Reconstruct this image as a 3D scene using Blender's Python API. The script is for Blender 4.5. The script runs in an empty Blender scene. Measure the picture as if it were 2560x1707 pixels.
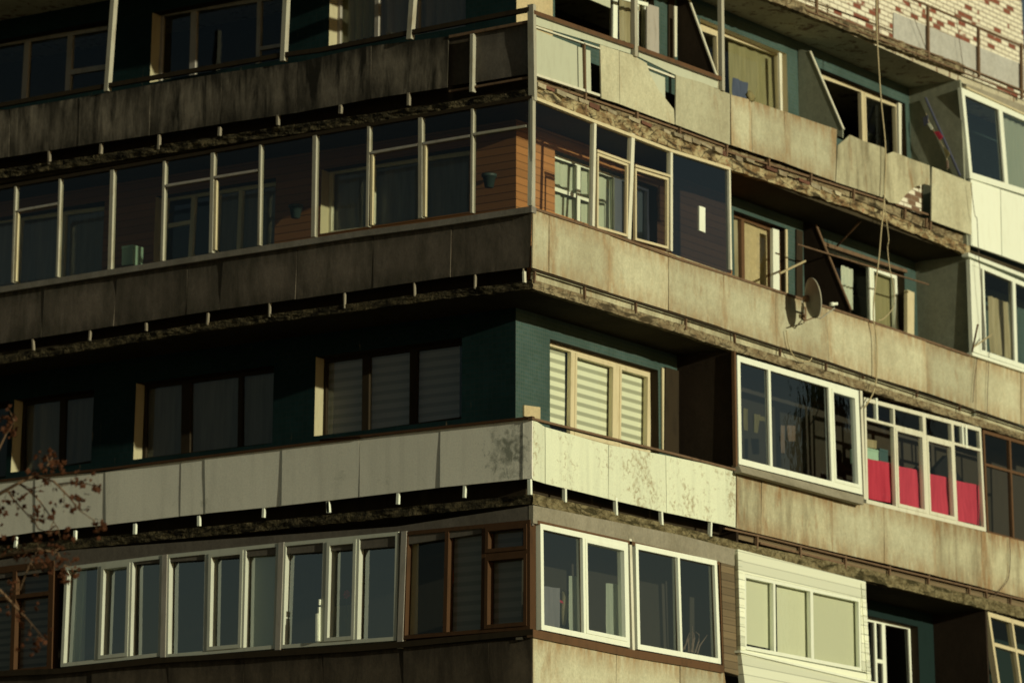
import bpy, bmesh, math, random
from mathutils import Vector, Matrix, noise as mnoise
random.seed(7)
scene = bpy.context.scene
col = scene.collection
R_ = math.radians

# ------------------------------------------------------------------ camera
FPX, CY = 10481.73, -1709.0                    # focal length and principal row, in photo pixels (2560 wide)
YAW, PITCH, ROLL = 0.59745, 0.42760, 0.00285
CAM = Vector((-48.0481, -32.3135, 1.6806))
fwd = Vector((math.cos(YAW)*math.cos(PITCH), math.sin(YAW)*math.cos(PITCH), math.sin(PITCH)))
rt0 = Vector((math.sin(YAW), -math.cos(YAW), 0)); up0 = rt0.cross(fwd)
rgt = math.cos(ROLL)*rt0 + math.sin(ROLL)*up0
upv = -math.sin(ROLL)*rt0 + math.cos(ROLL)*up0
cd = bpy.data.cameras.new('camera'); cam = bpy.data.objects.new('camera', cd); col.objects.link(cam)
cam.matrix_world = Matrix(((rgt.x, upv.x, -fwd.x, CAM.x), (rgt.y, upv.y, -fwd.y, CAM.y), (rgt.z, upv.z, -fwd.z, CAM.z), (0, 0, 0, 1)))
cd.sensor_width = 36; cd.lens = FPX*36/2560; cd.shift_y = (CY-853.5)/2560
cd.clip_start = 0.5; cd.clip_end = 3000
cd.dof.use_dof = True; cd.dof.focus_distance = 52.5; cd.dof.aperture_fstop = 1.4
scene.camera = cam

# ------------------------------------------------------------------ light
SUN_EL, SUN_A = R_(9.3), R_(8.0)               # low sun, a little west of the right facade's normal
sdir = Vector((-math.sin(SUN_A)*math.cos(SUN_EL), -math.cos(SUN_A)*math.cos(SUN_EL), math.sin(SUN_EL)))
w = bpy.data.worlds.new('World'); scene.world = w; w.use_nodes = True
wn = w.node_tree.nodes; wl = w.node_tree.links
sky = wn.new('ShaderNodeTexSky'); sky.sky_type = 'NISHITA'; sky.sun_disc = False
sky.sun_elevation = SUN_EL; sky.sun_rotation = math.atan2(sdir.x, sdir.y)
bg = wn['Background']; bg.inputs[1].default_value = 0.058
wm_ = wn.new('ShaderNodeMix'); wm_.data_type = 'RGBA'; wm_.blend_type = 'MULTIPLY'; wm_.inputs[0].default_value = 1
wm_.inputs[7].default_value = (1.0, .93, .80, 1)            # warm tint on the sky, used as white balance
wl.new(sky.outputs[0], wm_.inputs[6]); wl.new(wm_.outputs[2], bg.inputs[0])
sd = bpy.data.lights.new('sun', 'SUN'); so = bpy.data.objects.new('sun', sd); col.objects.link(so)
sd.energy = 5.0; sd.angle = R_(0.5); sd.color = (1.0, 0.98, 0.75)
so.rotation_euler = sdir.to_track_quat('Z', 'Y').to_euler(); so.location = (0, -30, 40)
scene.view_settings.view_transform = 'Standard'; scene.view_settings.look = 'None'
scene.view_settings.exposure = -0.64; scene.view_settings.gamma = 1

# ------------------------------------------------------------------ photo pixel -> point on a facade plane
TO = {1: (0, 0, 2.6133), 2: (800, 0, 2.6133), 3: (1660, 0, 2.6133), 4: (0, 550, 2.6133), 5: (800, 550, 2.6133), 6: (1660, 550, 2.6133),
      7: (0, 1107, 2.6133), 8: (800, 1107, 2.6133), 9: (1660, 1107, 2.6133), 10: (1350, 0, 3.92), 11: (2250, 180, 5.226),
      12: (1300, 200, 3.135), 13: (2200, 560, 3.92), 14: (1800, 850, 3.484), 15: (2150, 1000, 3.92), 16: (2150, 1350, 4.393),
      17: (1330, 1300, 7.84), 18: (1660, 1480, 7.84), 19: (700, 1290, 4.356), 20: (1940, 540, 5.227)}
def px(q):
    if len(q) == 3:
        o = TO[q[0]]; return (o[0]+q[1]/o[2], o[1]+q[2]/o[2])
    return q
def ray(q):
    u, v = px(q); return fwd*FPX + rgt*(u-1280) - upv*(v-CY)
def P(side, q, off=0.0):
    d = ray(q); t = (off-CAM.x)/d.x if side == 'L' else (off-CAM.y)/d.y
    return CAM + t*d
def PX(q, x):
    d = ray(q); return CAM + d*((x-CAM.x)/d.x)
NRM = {'L': Vector((1, 0, 0)), 'R': Vector((0, 1, 0))}     # inward normals
HOR = {'L': Vector((0, 1, 0)), 'R': Vector((1, 0, 0))}
UP = Vector((0, 0, 1))
def H(side, p): return p.y if side == 'L' else p.x
def mk(side, h, off, z): return Vector((off, h, z)) if side == 'L' else Vector((h, off, z))
def T(n, *xy): return [(n, xy[i], xy[i+1]) for i in range(0, len(xy), 2)]

def far_end(qs, side):
    """carry a line that leaves the picture on the left on along the facade"""
    qs = [px(q) for q in qs]
    if side == 'L' and qs[0][0] == -60:
        k = (qs[1][1]-qs[0][1])/(qs[1][0]-qs[0][0]) if qs[1][0]-qs[0][0] > 200 else (qs[-1][1]-qs[0][1])/(qs[-1][0]-qs[0][0])
        qs = [(-420, qs[0][1]-360*k)]+qs
    return qs

# ------------------------------------------------------------------ mesh builder
class MB:
    def __init__(s): s.v = []; s.f = []
    def poly(s, pts):
        b = len(s.v); s.v += [tuple(p) for p in pts]; s.f.append(tuple(range(b, b+len(pts))))
    def prism(s, pts, vec):
        n = len(pts); b = len(s.v)
        s.v += [tuple(p) for p in pts]; s.v += [tuple(Vector(p)+vec) for p in pts]
        s.f.append(tuple(range(b, b+n))); s.f.append(tuple(range(b+2*n-1, b+n-1, -1)))
        for i in range(n):
            j = (i+1) % n; s.f.append((b+i, b+n+i, b+n+j, b+j))
        return s
    def q(s, side, qs, off, th):
        return s.prism([P(side, q, off) for q in qs], NRM[side]*th)
    def box(s, a, b):
        x0, y0, z0 = a; x1, y1, z1 = b
        return s.prism([Vector((x0, y0, z0)), Vector((x1, y0, z0)), Vector((x1, y0, z1)), Vector((x0, y0, z1))], Vector((0, y1-y0, 0)))
    def sweep(s, pts, n, h, th):
        """bar along pts, hanging h below and th deep along n"""
        b = len(s.v); k = len(pts)
        for p in pts:
            s.v += [tuple(p), tuple(p+n*th), tuple(p+n*th-UP*h), tuple(p-UP*h)]
        for i in range(k-1):
            for j in range(4):
                s.f.append((b+4*i+j, b+4*i+4+j, b+4*i+4+(j+1) % 4, b+4*i+(j+1) % 4))
        s.f.append((b, b+1, b+2, b+3)); e = b+4*(k-1); s.f.append((e+3, e+2, e+1, e))
        return s
    def rail(s, side, qs, off, h, th):
        qs = far_end(qs, side)
        return s.sweep([P(side, q, off) for q in qs], NRM[side], h, th)
    def tube(s, pts, r, seg=8, r1=None):
        pts = [Vector(p) for p in pts]; b = len(s.v); n = len(pts)
        for i, p in enumerate(pts):
            d = (pts[min(i+1, n-1)]-pts[max(i-1, 0)]).normalized()
            a = d.cross(UP if abs(d.z) < .9 else Vector((1, 0, 0))).normalized(); c = d.cross(a)
            rr = r if r1 is None else r+(r1-r)*i/max(1, n-1)
            for k in range(seg):
                t = 2*math.pi*k/seg; s.v.append(tuple(p+a*math.cos(t)*rr+c*math.sin(t)*rr))
        for i in range(n-1):
            for k in range(seg):
                s.f.append((b+i*seg+k, b+i*seg+(k+1) % seg, b+(i+1)*seg+(k+1) % seg, b+(i+1)*seg+k))
        s.f.append(tuple(range(b+seg-1, b-1, -1))); e = b+(n-1)*seg; s.f.append(tuple(range(e, e+seg)))
        return s
    def post(s, side, a, b, w, off, th):
        """upright between photo points a (top) and b (bottom), w wide, th deep"""
        p, q = P(side, a, off), P(side, b, off); h = HOR[side]*(w/2)
        return s.prism([p-h, p+h, q+h, q-h], NRM[side]*th)
    def lathe(s, c, prof, seg=14, axis=UP):
        a = axis.normalized(); u = a.cross(Vector((1, 0, 0)) if abs(a.x) < .9 else Vector((0, 1, 0))).normalized(); v = a.cross(u)
        b = len(s.v)
        for r, h in prof:
            for k in range(seg):
                t = 2*math.pi*k/seg; s.v.append(tuple(Vector(c)+a*h+(u*math.cos(t)+v*math.sin(t))*r))
        for i in range(len(prof)-1):
            for k in range(seg):
                s.f.append((b+i*seg+k, b+i*seg+(k+1) % seg, b+(i+1)*seg+(k+1) % seg, b+(i+1)*seg+k))
        return s
    def build(s, name, mat, parent=None, smooth=False, label=None):
        me = bpy.data.meshes.new(name); me.from_pydata(s.v, [], s.f)
        bm = bmesh.new(); bm.from_mesh(me); bmesh.ops.recalc_face_normals(bm, faces=bm.faces); bm.to_mesh(me); bm.free()
        me.update()
        if smooth: me.polygons.foreach_set('use_smooth', [True]*len(me.polygons))
        me.materials.append(mat)
        o = bpy.data.objects.new(name, me); col.objects.link(o)
        if parent: o.parent = parent
        if label: o['label'] = label
        return o
def empty(name, parent=None, loc=(0, 0, 0), label=None):
    o = bpy.data.objects.new(name, None); col.objects.link(o); o.location = loc
    if parent: o.parent = parent
    if label: o['label'] = label
    return o
def tag(o, label, cat, group=None, kind=None):
    o['label'] = label; o['category'] = cat
    if group: o['group'] = group
    if kind: o['kind'] = kind
    return o

# ------------------------------------------------------------------ materials
def nm(name):
    m = bpy.data.materials.new(name); m.use_nodes = True; nt = m.node_tree
    return m, nt, nt.nodes['Principled BSDF'], nt.nodes, nt.links
def N(ns, t, **kw):
    n = ns.new(t)
    for k, v in kw.items(): setattr(n, k, v)
    return n
def mapped(ns, ls, sc):
    g = N(ns, 'ShaderNodeNewGeometry'); mp = N(ns, 'ShaderNodeMapping'); mp.inputs['Scale'].default_value = sc
    ls.new(g.outputs['Position'], mp.inputs[0]); return mp.outputs[0]
def noise(ns, ls, sc, scale=1, detail=5, rough=.55, dist=0):
    n = N(ns, 'ShaderNodeTexNoise'); n.inputs['Scale'].default_value = scale; n.inputs['Detail'].default_value = detail
    n.inputs['Roughness'].default_value = rough; n.inputs['Distortion'].default_value = dist
    ls.new(mapped(ns, ls, sc), n.inputs['Vector']); return n.outputs[0]
def ramp(ns, ls, x, a, b, va=0, vb=1):
    n = N(ns, 'ShaderNodeMapRange'); n.inputs[1].default_value = a; n.inputs[2].default_value = b
    n.inputs[3].default_value = va; n.inputs[4].default_value = vb
    ls.new(x, n.inputs[0]); return n.outputs[0]
def math2(ns, ls, op, a, b):
    n = N(ns, 'ShaderNodeMath', operation=op)
    for i, x in enumerate((a, b)):
        if isinstance(x, (int, float)): n.inputs[i].default_value = x
        else: ls.new(x, n.inputs[i])
    return n.outputs[0]
def mix(ns, ls, fac, a, b, blend='MIX'):
    n = N(ns, 'ShaderNodeMix', data_type='RGBA', blend_type=blend)
    for i, x in ((0, fac), (6, a), (7, b)):
        if isinstance(x, (int, float)): n.inputs[i].default_value = x
        elif isinstance(x, tuple): n.inputs[i].default_value = (*x, 1)
        else: ls.new(x, n.inputs[i])
    return n.outputs[2]
def vary(ns, ls, colr, amt):
    oi = N(ns, 'ShaderNodeObjectInfo'); hs = N(ns, 'ShaderNodeHueSaturation')
    ls.new(ramp(ns, ls, oi.outputs['Random'], 0, 1, 1-amt, 1+amt), hs.inputs['Value']); ls.new(colr, hs.inputs['Color'])
    return hs.outputs[0]
def bump(ns, ls, b, h, st, dist=.01):
    n = N(ns, 'ShaderNodeBump'); n.inputs['Strength'].default_value = st; n.inputs['Distance'].default_value = dist
    ls.new(h, n.inputs['Height']); ls.new(n.outputs[0], b.inputs['Normal'])
def weather(name, base, dirt, streak=.6, blot=.4, rust=None, rust_t=(.62, .75), rough=.9, var=.15, bmp=.25, sthr=(.45, .72), spec=.2):
    m, nt, b, ns, ls = nm(name)
    s1 = noise(ns, ls, (3.2, 3.2, .6), 1, 6, .68, .35); s2 = noise(ns, ls, (1.1, 1.1, .9), 1, 5, .6)
    fine = noise(ns, ls, (30, 30, 26), 1, 5, .75)
    c = mix(ns, ls, math2(ns, ls, 'MULTIPLY', ramp(ns, ls, s1, *sthr), streak), base, dirt)
    c = mix(ns, ls, math2(ns, ls, 'MULTIPLY', ramp(ns, ls, s2, .42, .72), blot), c, dirt)
    an = N(ns, 'ShaderNodeAttribute'); an.attribute_name = 'seam'
    s4 = noise(ns, ls, (7, 7, 1.6), 1, 5, .65)
    c = mix(ns, ls, math2(ns, ls, 'MULTIPLY', math2(ns, ls, 'MULTIPLY', an.outputs['Fac'], ramp(ns, ls, s4, .32, .58)), .9), c, rust or dirt)
    if rust:
        s3 = noise(ns, ls, (4.5, 4.5, 1.5), 1, 6, .68, .5)
        c = mix(ns, ls, math2(ns, ls, 'MULTIPLY', ramp(ns, ls, s3, *rust_t), .8), c, rust)
    mot = noise(ns, ls, (11, 11, 8), 1, 6, .72, .3)
    c = mix(ns, ls, 1.0, c, ramp(ns, ls, fine, .25, .75, .78, 1.14), 'MULTIPLY')
    c = mix(ns, ls, 1.0, c, ramp(ns, ls, mot, .3, .7, .84, 1.1), 'MULTIPLY')
    c = vary(ns, ls, c, var)
    ls.new(c, b.inputs['Base Color']); b.inputs['Roughness'].default_value = rough; b.inputs['Specular IOR Level'].default_value = spec
    bump(ns, ls, b, math2(ns, ls, 'ADD', fine, s1), bmp)
    return m
def speckled(name, base, spot, scale, thr, rough=.85, mask=None):
    """pale painted sheet with blotches of rust or mould; mask = (centre, radius) confines them"""
    m, nt, b, ns, ls = nm(name)
    n1 = noise(ns, ls, (scale,)*3, 1, 6, .7, .5); n2 = noise(ns, ls, (1.6, 1.6, 1.2), 1, 3); fine = noise(ns, ls, (40, 40, 40), 1, 3, .7)
    s1 = noise(ns, ls, (6, 6, .5), 1, 4)
    f = ramp(ns, ls, math2(ns, ls, 'ADD', n1, ramp(ns, ls, n2, .35, .65, -.12, .12)), thr-.02, thr+.14)
    if mask:
        vm = N(ns, 'ShaderNodeVectorMath', operation='DISTANCE'); g = N(ns, 'ShaderNodeNewGeometry')
        ls.new(g.outputs['Position'], vm.inputs[0]); vm.inputs[1].default_value = mask[0]
        f = ramp(ns, ls, math2(ns, ls, 'ADD', n1, ramp(ns, ls, vm.outputs['Value'], 0, mask[1], .22, -.22)), thr-.02, thr+.2)
    c = mix(ns, ls, math2(ns, ls, 'MULTIPLY', f, .75), base, spot)
    c = mix(ns, ls, ramp(ns, ls, s1, .5, .8, 0, .35), c, tuple(x*.55 for x in base))
    c = mix(ns, ls, 1.0, c, ramp(ns, ls, fine, .25, .75, .88, 1.08), 'MULTIPLY')
    c = vary(ns, ls, c, .05)
    ls.new(c, b.inputs['Base Color']); b.inputs['Roughness'].default_value = rough; b.inputs['Specular IOR Level'].default_value = .25
    bump(ns, ls, b, fine, .15); return m
def paint(name, c0, dirt=None, rough=.5, amt=.35, spec=.4, var=.05):
    m, nt, b, ns, ls = nm(name)
    n1 = noise(ns, ls, (9, 9, 2.5), 1, 5, .65); d = dirt or tuple(x*.5 for x in c0)
    c = mix(ns, ls, ramp(ns, ls, n1, .5, .8, 0, amt), c0, d); c = vary(ns, ls, c, var)
    ls.new(c, b.inputs['Base Color']); b.inputs['Roughness'].default_value = rough; b.inputs['Specular IOR Level'].default_value = spec
    return m
def crumbly(name, a, bcol, ccol, dark, scale=6):
    m, nt, b, ns, ls = nm(name)
    n1 = noise(ns, ls, (scale, scale, scale*1.6), 1, 6, .65, .3); n2 = noise(ns, ls, (scale*2.2,)*3, 1, 5, .7); n3 = noise(ns, ls, (2.2, 2.2, 9), 1, 4, .6, .6)
    c = mix(ns, ls, ramp(ns, ls, n1, .42, .58), a, bcol)
    c = mix(ns, ls, ramp(ns, ls, n2, .6, .68, 0, .8), c, ccol)
    c = mix(ns, ls, ramp(ns, ls, n3, .52, .62, 0, .9), c, dark)
    vo = N(ns, 'ShaderNodeTexVoronoi', feature='DISTANCE_TO_EDGE'); vo.inputs['Scale'].default_value = 1
    ls.new(mapped(ns, ls, (scale*.9, scale*.9, scale*2.2)), vo.inputs['Vector'])
    c = mix(ns, ls, ramp(ns, ls, math2(ns, ls, 'ADD', vo.outputs['Distance'], ramp(ns, ls, n2, .3, .7, -.05, .06)), .0, .05, .85, 0), c, dark)
    ls.new(c, b.inputs['Base Color']); b.inputs['Roughness'].default_value = .95; b.inputs['Specular IOR Level'].default_value = .1
    bump(ns, ls, b, math2(ns, ls, 'ADD', n1, n2), 1.0, .04); return m
def planks(name, c0, c1, pitch=.11, groove=.25, rough=.6):
    m, nt, b, ns, ls = nm(name)
    g = N(ns, 'ShaderNodeNewGeometry'); sx = N(ns, 'ShaderNodeSeparateXYZ'); ls.new(g.outputs['Position'], sx.inputs[0])
    zz = math2(ns, ls, 'DIVIDE', sx.outputs[2], pitch); fr = math2(ns, ls, 'FRACT', zz, 0); fl = math2(ns, ls, 'FLOOR', zz, 0)
    wn_ = N(ns, 'ShaderNodeTexWhiteNoise', noise_dimensions='1D'); ls.new(fl, wn_.inputs['W'])
    gr = noise(ns, ls, (1.5, 1.5, 45), 1, 4)
    c = mix(ns, ls, gr, c0, c1); c = mix(ns, ls, 1.0, c, ramp(ns, ls, wn_.outputs[0], 0, 1, .75, 1.15), 'MULTIPLY')
    gv = math2(ns, ls, 'LESS_THAN', fr, .1); c = mix(ns, ls, math2(ns, ls, 'MULTIPLY', gv, 1-groove), c, tuple(x*.25 for x in c0))
    ls.new(c, b.inputs['Base Color']); b.inputs['Roughness'].default_value = rough
    bump(ns, ls, b, ramp(ns, ls, fr, 0, .12), .5, .01); return m
def mosaic(name, c0, c1, grout, size=.05, rough=.6, spec=.25):
    m, nt, b, ns, ls = nm(name)
    g = N(ns, 'ShaderNodeNewGeometry'); sx = N(ns, 'ShaderNodeSeparateXYZ'); ls.new(g.outputs['Position'], sx.inputs[0])
    cb = N(ns, 'ShaderNodeCombineXYZ'); ls.new(math2(ns, ls, 'ADD', sx.outputs[0], sx.outputs[1]), cb.inputs[0]); ls.new(sx.outputs[2], cb.inputs[1])
    br = N(ns, 'ShaderNodeTexBrick'); br.offset = 0; ls.new(cb.outputs[0], br.inputs['Vector'])
    br.inputs['Scale'].default_value = 1; br.inputs['Brick Width'].default_value = size; br.inputs['Row Height'].default_value = size; br.inputs['Mortar Size'].default_value = size*.07
    br.inputs['Color1'].default_value = (*c0, 1); br.inputs['Color2'].default_value = (*c1, 1); br.inputs['Mortar'].default_value = (*grout, 1)
    n1 = noise(ns, ls, (14, 14, 1.4), 1, 5, .7); n2 = noise(ns, ls, (1.2, 1.2, 1.2), 1, 3)
    c = mix(ns, ls, ramp(ns, ls, n1, .66, .74, 0, .8), br.outputs[0], (.30, .22, .12))
    c = mix(ns, ls, ramp(ns, ls, n2, .35, .7, 0, .5), c, tuple(x*.5 for x in c0))
    ls.new(c, b.inputs['Base Color']); b.inputs['Roughness'].default_value = rough; b.inputs['Specular IOR Level'].default_value = spec
    bump(ns, ls, b, br.outputs['Fac'], -.4, .006); return m
def bricks(name, t0=.83, red=((.36, .09, .04), (.20, .06, .03))):
    m, nt, b, ns, ls = nm(name)
    g = N(ns, 'ShaderNodeNewGeometry'); sx = N(ns, 'ShaderNodeSeparateXYZ'); ls.new(g.outputs['Position'], sx.inputs[0])
    cb = N(ns, 'ShaderNodeCombineXYZ'); ls.new(math2(ns, ls, 'ADD', sx.outputs[0], sx.outputs[1]), cb.inputs[0]); ls.new(sx.outputs[2], cb.inputs[1])
    def brick(c1, c2, mo):
        br = N(ns, 'ShaderNodeTexBrick'); ls.new(cb.outputs[0], br.inputs['Vector']); br.inputs['Scale'].default_value = 1
        br.inputs['Brick Width'].default_value = .26; br.inputs['Row Height'].default_value = .085; br.inputs['Mortar Size'].default_value = .009
        br.inputs['Color1'].default_value = (*c1, 1); br.inputs['Color2'].default_value = (*c2, 1); br.inputs['Mortar'].default_value = (*mo, 1); return br
    b1 = brick((.80, .76, .58), (.68, .63, .47), (.22, .16, .10)); b2 = brick((0, 0, 0), (1, 1, 1), (0, 0, 0)); b3 = brick(*red, (.12, .07, .04))
    big = noise(ns, ls, (1.1, 1.1, 1.6), 1, 3)
    f = ramp(ns, ls, math2(ns, ls, 'ADD', b2.outputs[0], ramp(ns, ls, big, .3, .7, -.16, .24)), t0, t0+.02)
    c = mix(ns, ls, f, b1.outputs[0], b3.outputs[0]); fine = noise(ns, ls, (30, 30, 30), 1, 3, .7)
    c = mix(ns, ls, 1.0, c, ramp(ns, ls, fine, .25, .75, .75, 1.1), 'MULTIPLY')
    ls.new(c, b.inputs['Base Color']); b.inputs['Roughness'].default_value = .9
    bump(ns, ls, b, math2(ns, ls, 'SUBTRACT', b1.outputs['Fac'], f), -.7, .02); return m
def banded(name, c0, c1, pitch, duty=.55, rough=.7, translucent=0):
    m, nt, b, ns, ls = nm(name)
    g = N(ns, 'ShaderNodeNewGeometry'); sx = N(ns, 'ShaderNodeSeparateXYZ'); ls.new(g.outputs['Position'], sx.inputs[0])
    fr = math2(ns, ls, 'FRACT', math2(ns, ls, 'DIVIDE', sx.outputs[2], pitch), 0)
    f = ramp(ns, ls, math2(ns, ls, 'ABSOLUTE', math2(ns, ls, 'SUBTRACT', fr, .5), 0), duty/2-.05, duty/2+.05)
    c = mix(ns, ls, f, c0, c1); ls.new(c, b.inputs['Base Color']); b.inputs['Roughness'].default_value = rough; return m
def glass(name, tint=(.8, .84, .8), refl=.07, rough=.01, graz=.9):
    m, nt, b, ns, ls = nm(name); ns.remove(b); out = ns['Material Output']
    tr = N(ns, 'ShaderNodeBsdfTransparent'); tr.inputs[0].default_value = (*tint, 1)
    gl = N(ns, 'ShaderNodeBsdfGlossy'); gl.inputs['Roughness'].default_value = rough; gl.inputs[0].default_value = (.86, .94, 1.0, 1)
    lw = N(ns, 'ShaderNodeLayerWeight'); lw.inputs[0].default_value = .35
    f = ramp(ns, ls, math2(ns, ls, 'POWER', lw.outputs['Facing'], 3.0), 0, 1, refl, graz)
    n1 = noise(ns, ls, (5, 5, 3), 1, 3); bp = N(ns, 'ShaderNodeBump'); bp.inputs['Strength'].default_value = .02; bp.inputs['Distance'].default_value = .05
    ls.new(n1, bp.inputs['Height']); ls.new(bp.outputs[0], gl.inputs['Normal'])
    mx = N(ns, 'ShaderNodeMixShader'); ls.new(f, mx.inputs[0]); ls.new(tr.outputs[0], mx.inputs[1]); ls.new(gl.outputs[0], mx.inputs[2]); ls.new(mx.outputs[0], out.inputs[0]); return m
def cloth(name, c0, c1=None, rough=.9, transl=.3):
    m, nt, b, ns, ls = nm(name); out = ns['Material Output']
    n1 = noise(ns, ls, (12, 12, 1.2), 1, 4, .6); c = mix(ns, ls, ramp(ns, ls, n1, .35, .7), c0, c1 or tuple(x*.7 for x in c0))
    ls.new(c, b.inputs['Base Color']); b.inputs['Roughness'].default_value = rough; b.inputs['Specular IOR Level'].default_value = .1
    t = N(ns, 'ShaderNodeBsdfTranslucent'); ls.new(c, t.inputs[0]); mx = N(ns, 'ShaderNodeMixShader'); mx.inputs[0].default_value = transl
    ls.new(b.outputs[0], mx.inputs[1]); ls.new(t.outputs[0], mx.inputs[2]); ls.new(mx.outputs[0], out.inputs[0]); return m

M = {}
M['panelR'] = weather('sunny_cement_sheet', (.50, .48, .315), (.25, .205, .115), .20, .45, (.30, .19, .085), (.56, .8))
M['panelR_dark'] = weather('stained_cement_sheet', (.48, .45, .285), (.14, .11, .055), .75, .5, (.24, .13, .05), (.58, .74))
M['panelL1'] = weather('sooty_shaded_cement_sheet', (.235, .20, .145), (.022, .019, .012), 1.0, .7, None, var=.18, sthr=(.42, .62))  # soot streaks are dirt; base also darkened for the shaded side
M['panelL2'] = weather('dirty_shaded_cement_sheet', (.15, .122, .09), (.04, .036, .022), .7, .5, None, var=.1)  # same cladding, with dirt and the left side's shade in the colour
M['panelL4'] = weather('dark_shaded_cement_sheet', (.095, .074, .048), (.03, .023, .014), .8, .5, None, var=.1)  # darkest copy of that sheet, dirt and shade both in its colour
M['pale'] = paint('pale_green_sheet', (.47, .485, .345), (.30, .28, .18), .7, .4)
M['pale3R'] = speckled('rust_speckled_white_sheet', (.66, .69, .49), (.28, .20, .09), 13, .555)
M['pale3L'] = speckled('white_painted_sheet', (.80, .77, .62), (.50, .50, .38), 3.5, .66)
M['white'] = paint('white_plastic', (.80, .83, .66), (.55, .52, .36), .35, .3, .5)
M['greysheet'] = weather('grey_railing_sheet', (.44, .43, .37), (.28, .26, .2), .3, .4)
M['shadewhite'] = paint('shaded_white_plastic', (.52, .53, .42), (.3, .29, .2), .4, .4, .4)  # greyer copy of the white plastic, shade of the left side in its colour
M['offwhite'] = paint('aged_white_wood', (.66, .64, .48), (.36, .3, .18), .6, .6, .3)
M['cream'] = paint('cream_wood', (.58, .50, .30), (.32, .25, .13), .6, .5, .3)
M['greywood'] = paint('grey_wood', (.36, .33, .27), (.16, .14, .1), .7, .7, .3)
M['pole'] = paint('galvanised_steel', (.38, .36, .27), (.2, .15, .08), .9, .7, .08)
M['rust'] = paint('rusty_steel', (.16, .10, .055), (.06, .035, .02), .8, .8, .2)
M['brownwood'] = paint('brown_varnished_wood', (.12, .06, .024), (.04, .025, .012), .5, .7, .4)
M['darkwood'] = paint('dark_wood', (.035, .026, .015), (.014, .011, .008), .8, .7, .05)
M['ledge'] = weather('concrete_ledge', (.22, .20, .16), (.09, .08, .055), .4, .5)
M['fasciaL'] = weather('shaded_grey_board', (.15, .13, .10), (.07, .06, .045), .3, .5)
M['stub'] = paint('dull_steel_stub', (.24, .21, .15), (.10, .07, .04), .9, .9, .05)
M['jamb'] = paint('lit_cream_reveal', (.42, .38, .23), (.25, .2, .11), .9, .5, .05)  # cream kept for the sunlit jamb only, so its colour carries light
M['frameL'] = paint('shaded_brown_frame', (.075, .038, .017), (.03, .018, .01), .7, .7, .1)  # brown wood darkened to put the left side's shade into it
M['fascia'] = weather('grey_board', (.30, .27, .19), (.14, .12, .07), .3, .5)
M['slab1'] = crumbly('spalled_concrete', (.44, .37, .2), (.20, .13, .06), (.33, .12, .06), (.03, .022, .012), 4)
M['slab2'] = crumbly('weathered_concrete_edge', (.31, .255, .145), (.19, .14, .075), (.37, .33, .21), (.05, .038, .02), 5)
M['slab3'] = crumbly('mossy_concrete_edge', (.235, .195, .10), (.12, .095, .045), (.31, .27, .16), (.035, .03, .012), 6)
M['slabL'] = crumbly('shaded_concrete_edge', (.10, .08, .04), (.04, .033, .018), (.16, .12, .07), (.012, .01, .006), 7)  # darker copy of the slab edges; the left side's shade is in the colour
M['recess_shade'] = paint('shaded_recess_wall', (.012, .024, .021), None, .9, .3, .05)  # near-black teal that puts the recess shade into the wall colour
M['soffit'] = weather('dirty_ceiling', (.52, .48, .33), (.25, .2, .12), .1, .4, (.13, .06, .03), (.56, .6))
M['soffit_shaded'] = weather('shaded_ceiling', (.05, .04, .023), (.018, .014, .009), .2, .5, spec=.03)  # darker copy of the ceiling, painted to deepen the shade under the slabs
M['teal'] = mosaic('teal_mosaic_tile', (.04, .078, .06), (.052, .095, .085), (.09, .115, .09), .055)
M['teal_shaded'] = mosaic('shaded_teal_tile', (.009, .026, .024), (.012, .032, .032), (.018, .03, .028), .075, .95, .05)  # near-black copy of the teal tile, balcony shade put into its colour
M['creamwall'] = weather('cream_plaster', (.55, .45, .25), (.4, .3, .15), .3, .3)
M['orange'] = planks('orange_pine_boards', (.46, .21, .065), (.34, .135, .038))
M['orange_shaded'] = planks('shaded_pine_boards', (.26, .115, .036), (.19, .075, .022))  # darker copy of the orange boards, with the left wall's shade painted in
M['brick'] = bricks('white_and_red_brick')
M['brick_worn'] = bricks('worn_pale_brick', .8, ((.22, .14, .07), (.16, .09, .05)))
M['room'] = paint('dim_room', (.05, .042, .03), (.03, .025, .02), .9, .5, .1)
M['glass'] = glass('window_glass', (.97, .98, .94), .06)
M['glass_dim'] = glass('dusty_window_glass', (.80, .81, .75), .045, .03)
M['glass_sky'] = glass('sky_reflecting_glass', (.80, .83, .80), .26)
M['glass_blue'] = glass('blue_tinted_glass', (.09, .11, .18), .2)
M['partition'] = weather('grey_green_partition', (.27, .28, .2), (.14, .13, .08), .2, .4)
M['partition_dark'] = weather('brown_partition', (.035, .025, .017), (.015, .012, .008), .3, .4, spec=.03)
M['siding'] = planks('white_siding', (.80, .82, .62), (.74, .76, .56), .13, .6, .4)
M['oldwood'] = planks('weathered_boards', (.22, .16, .08), (.10, .07, .035), .10, .3, .9)
M['curtain'] = cloth('pale_curtain', (.76, .80, .64), (.66, .72, .56))
M['curtain_grey'] = cloth('grey_curtain', (.27, .255, .23), (.19, .18, .165), .9, .15)
M['curtain_olive'] = cloth('olive_curtain', (.36, .33, .17), (.27, .25, .12))
M['curtain_beige'] = cloth('beige_curtain', (.50, .44, .27), (.33, .28, .15))
M['blind'] = banded('striped_blind', (.74, .76, .56), (.36, .37, .26), .128)
M['blind_dark'] = banded('grey_striped_blind', (.30, .28, .26), (.20, .19, .17), .128)
M['slat_blind'] = banded('slatted_blind', (.20, .18, .165), (.06, .055, .05), .105, .6)
M['roller'] = paint('pale_roller_blind', (.56, .57, .41), (.5, .5, .35), .8, .2, .2)
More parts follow.
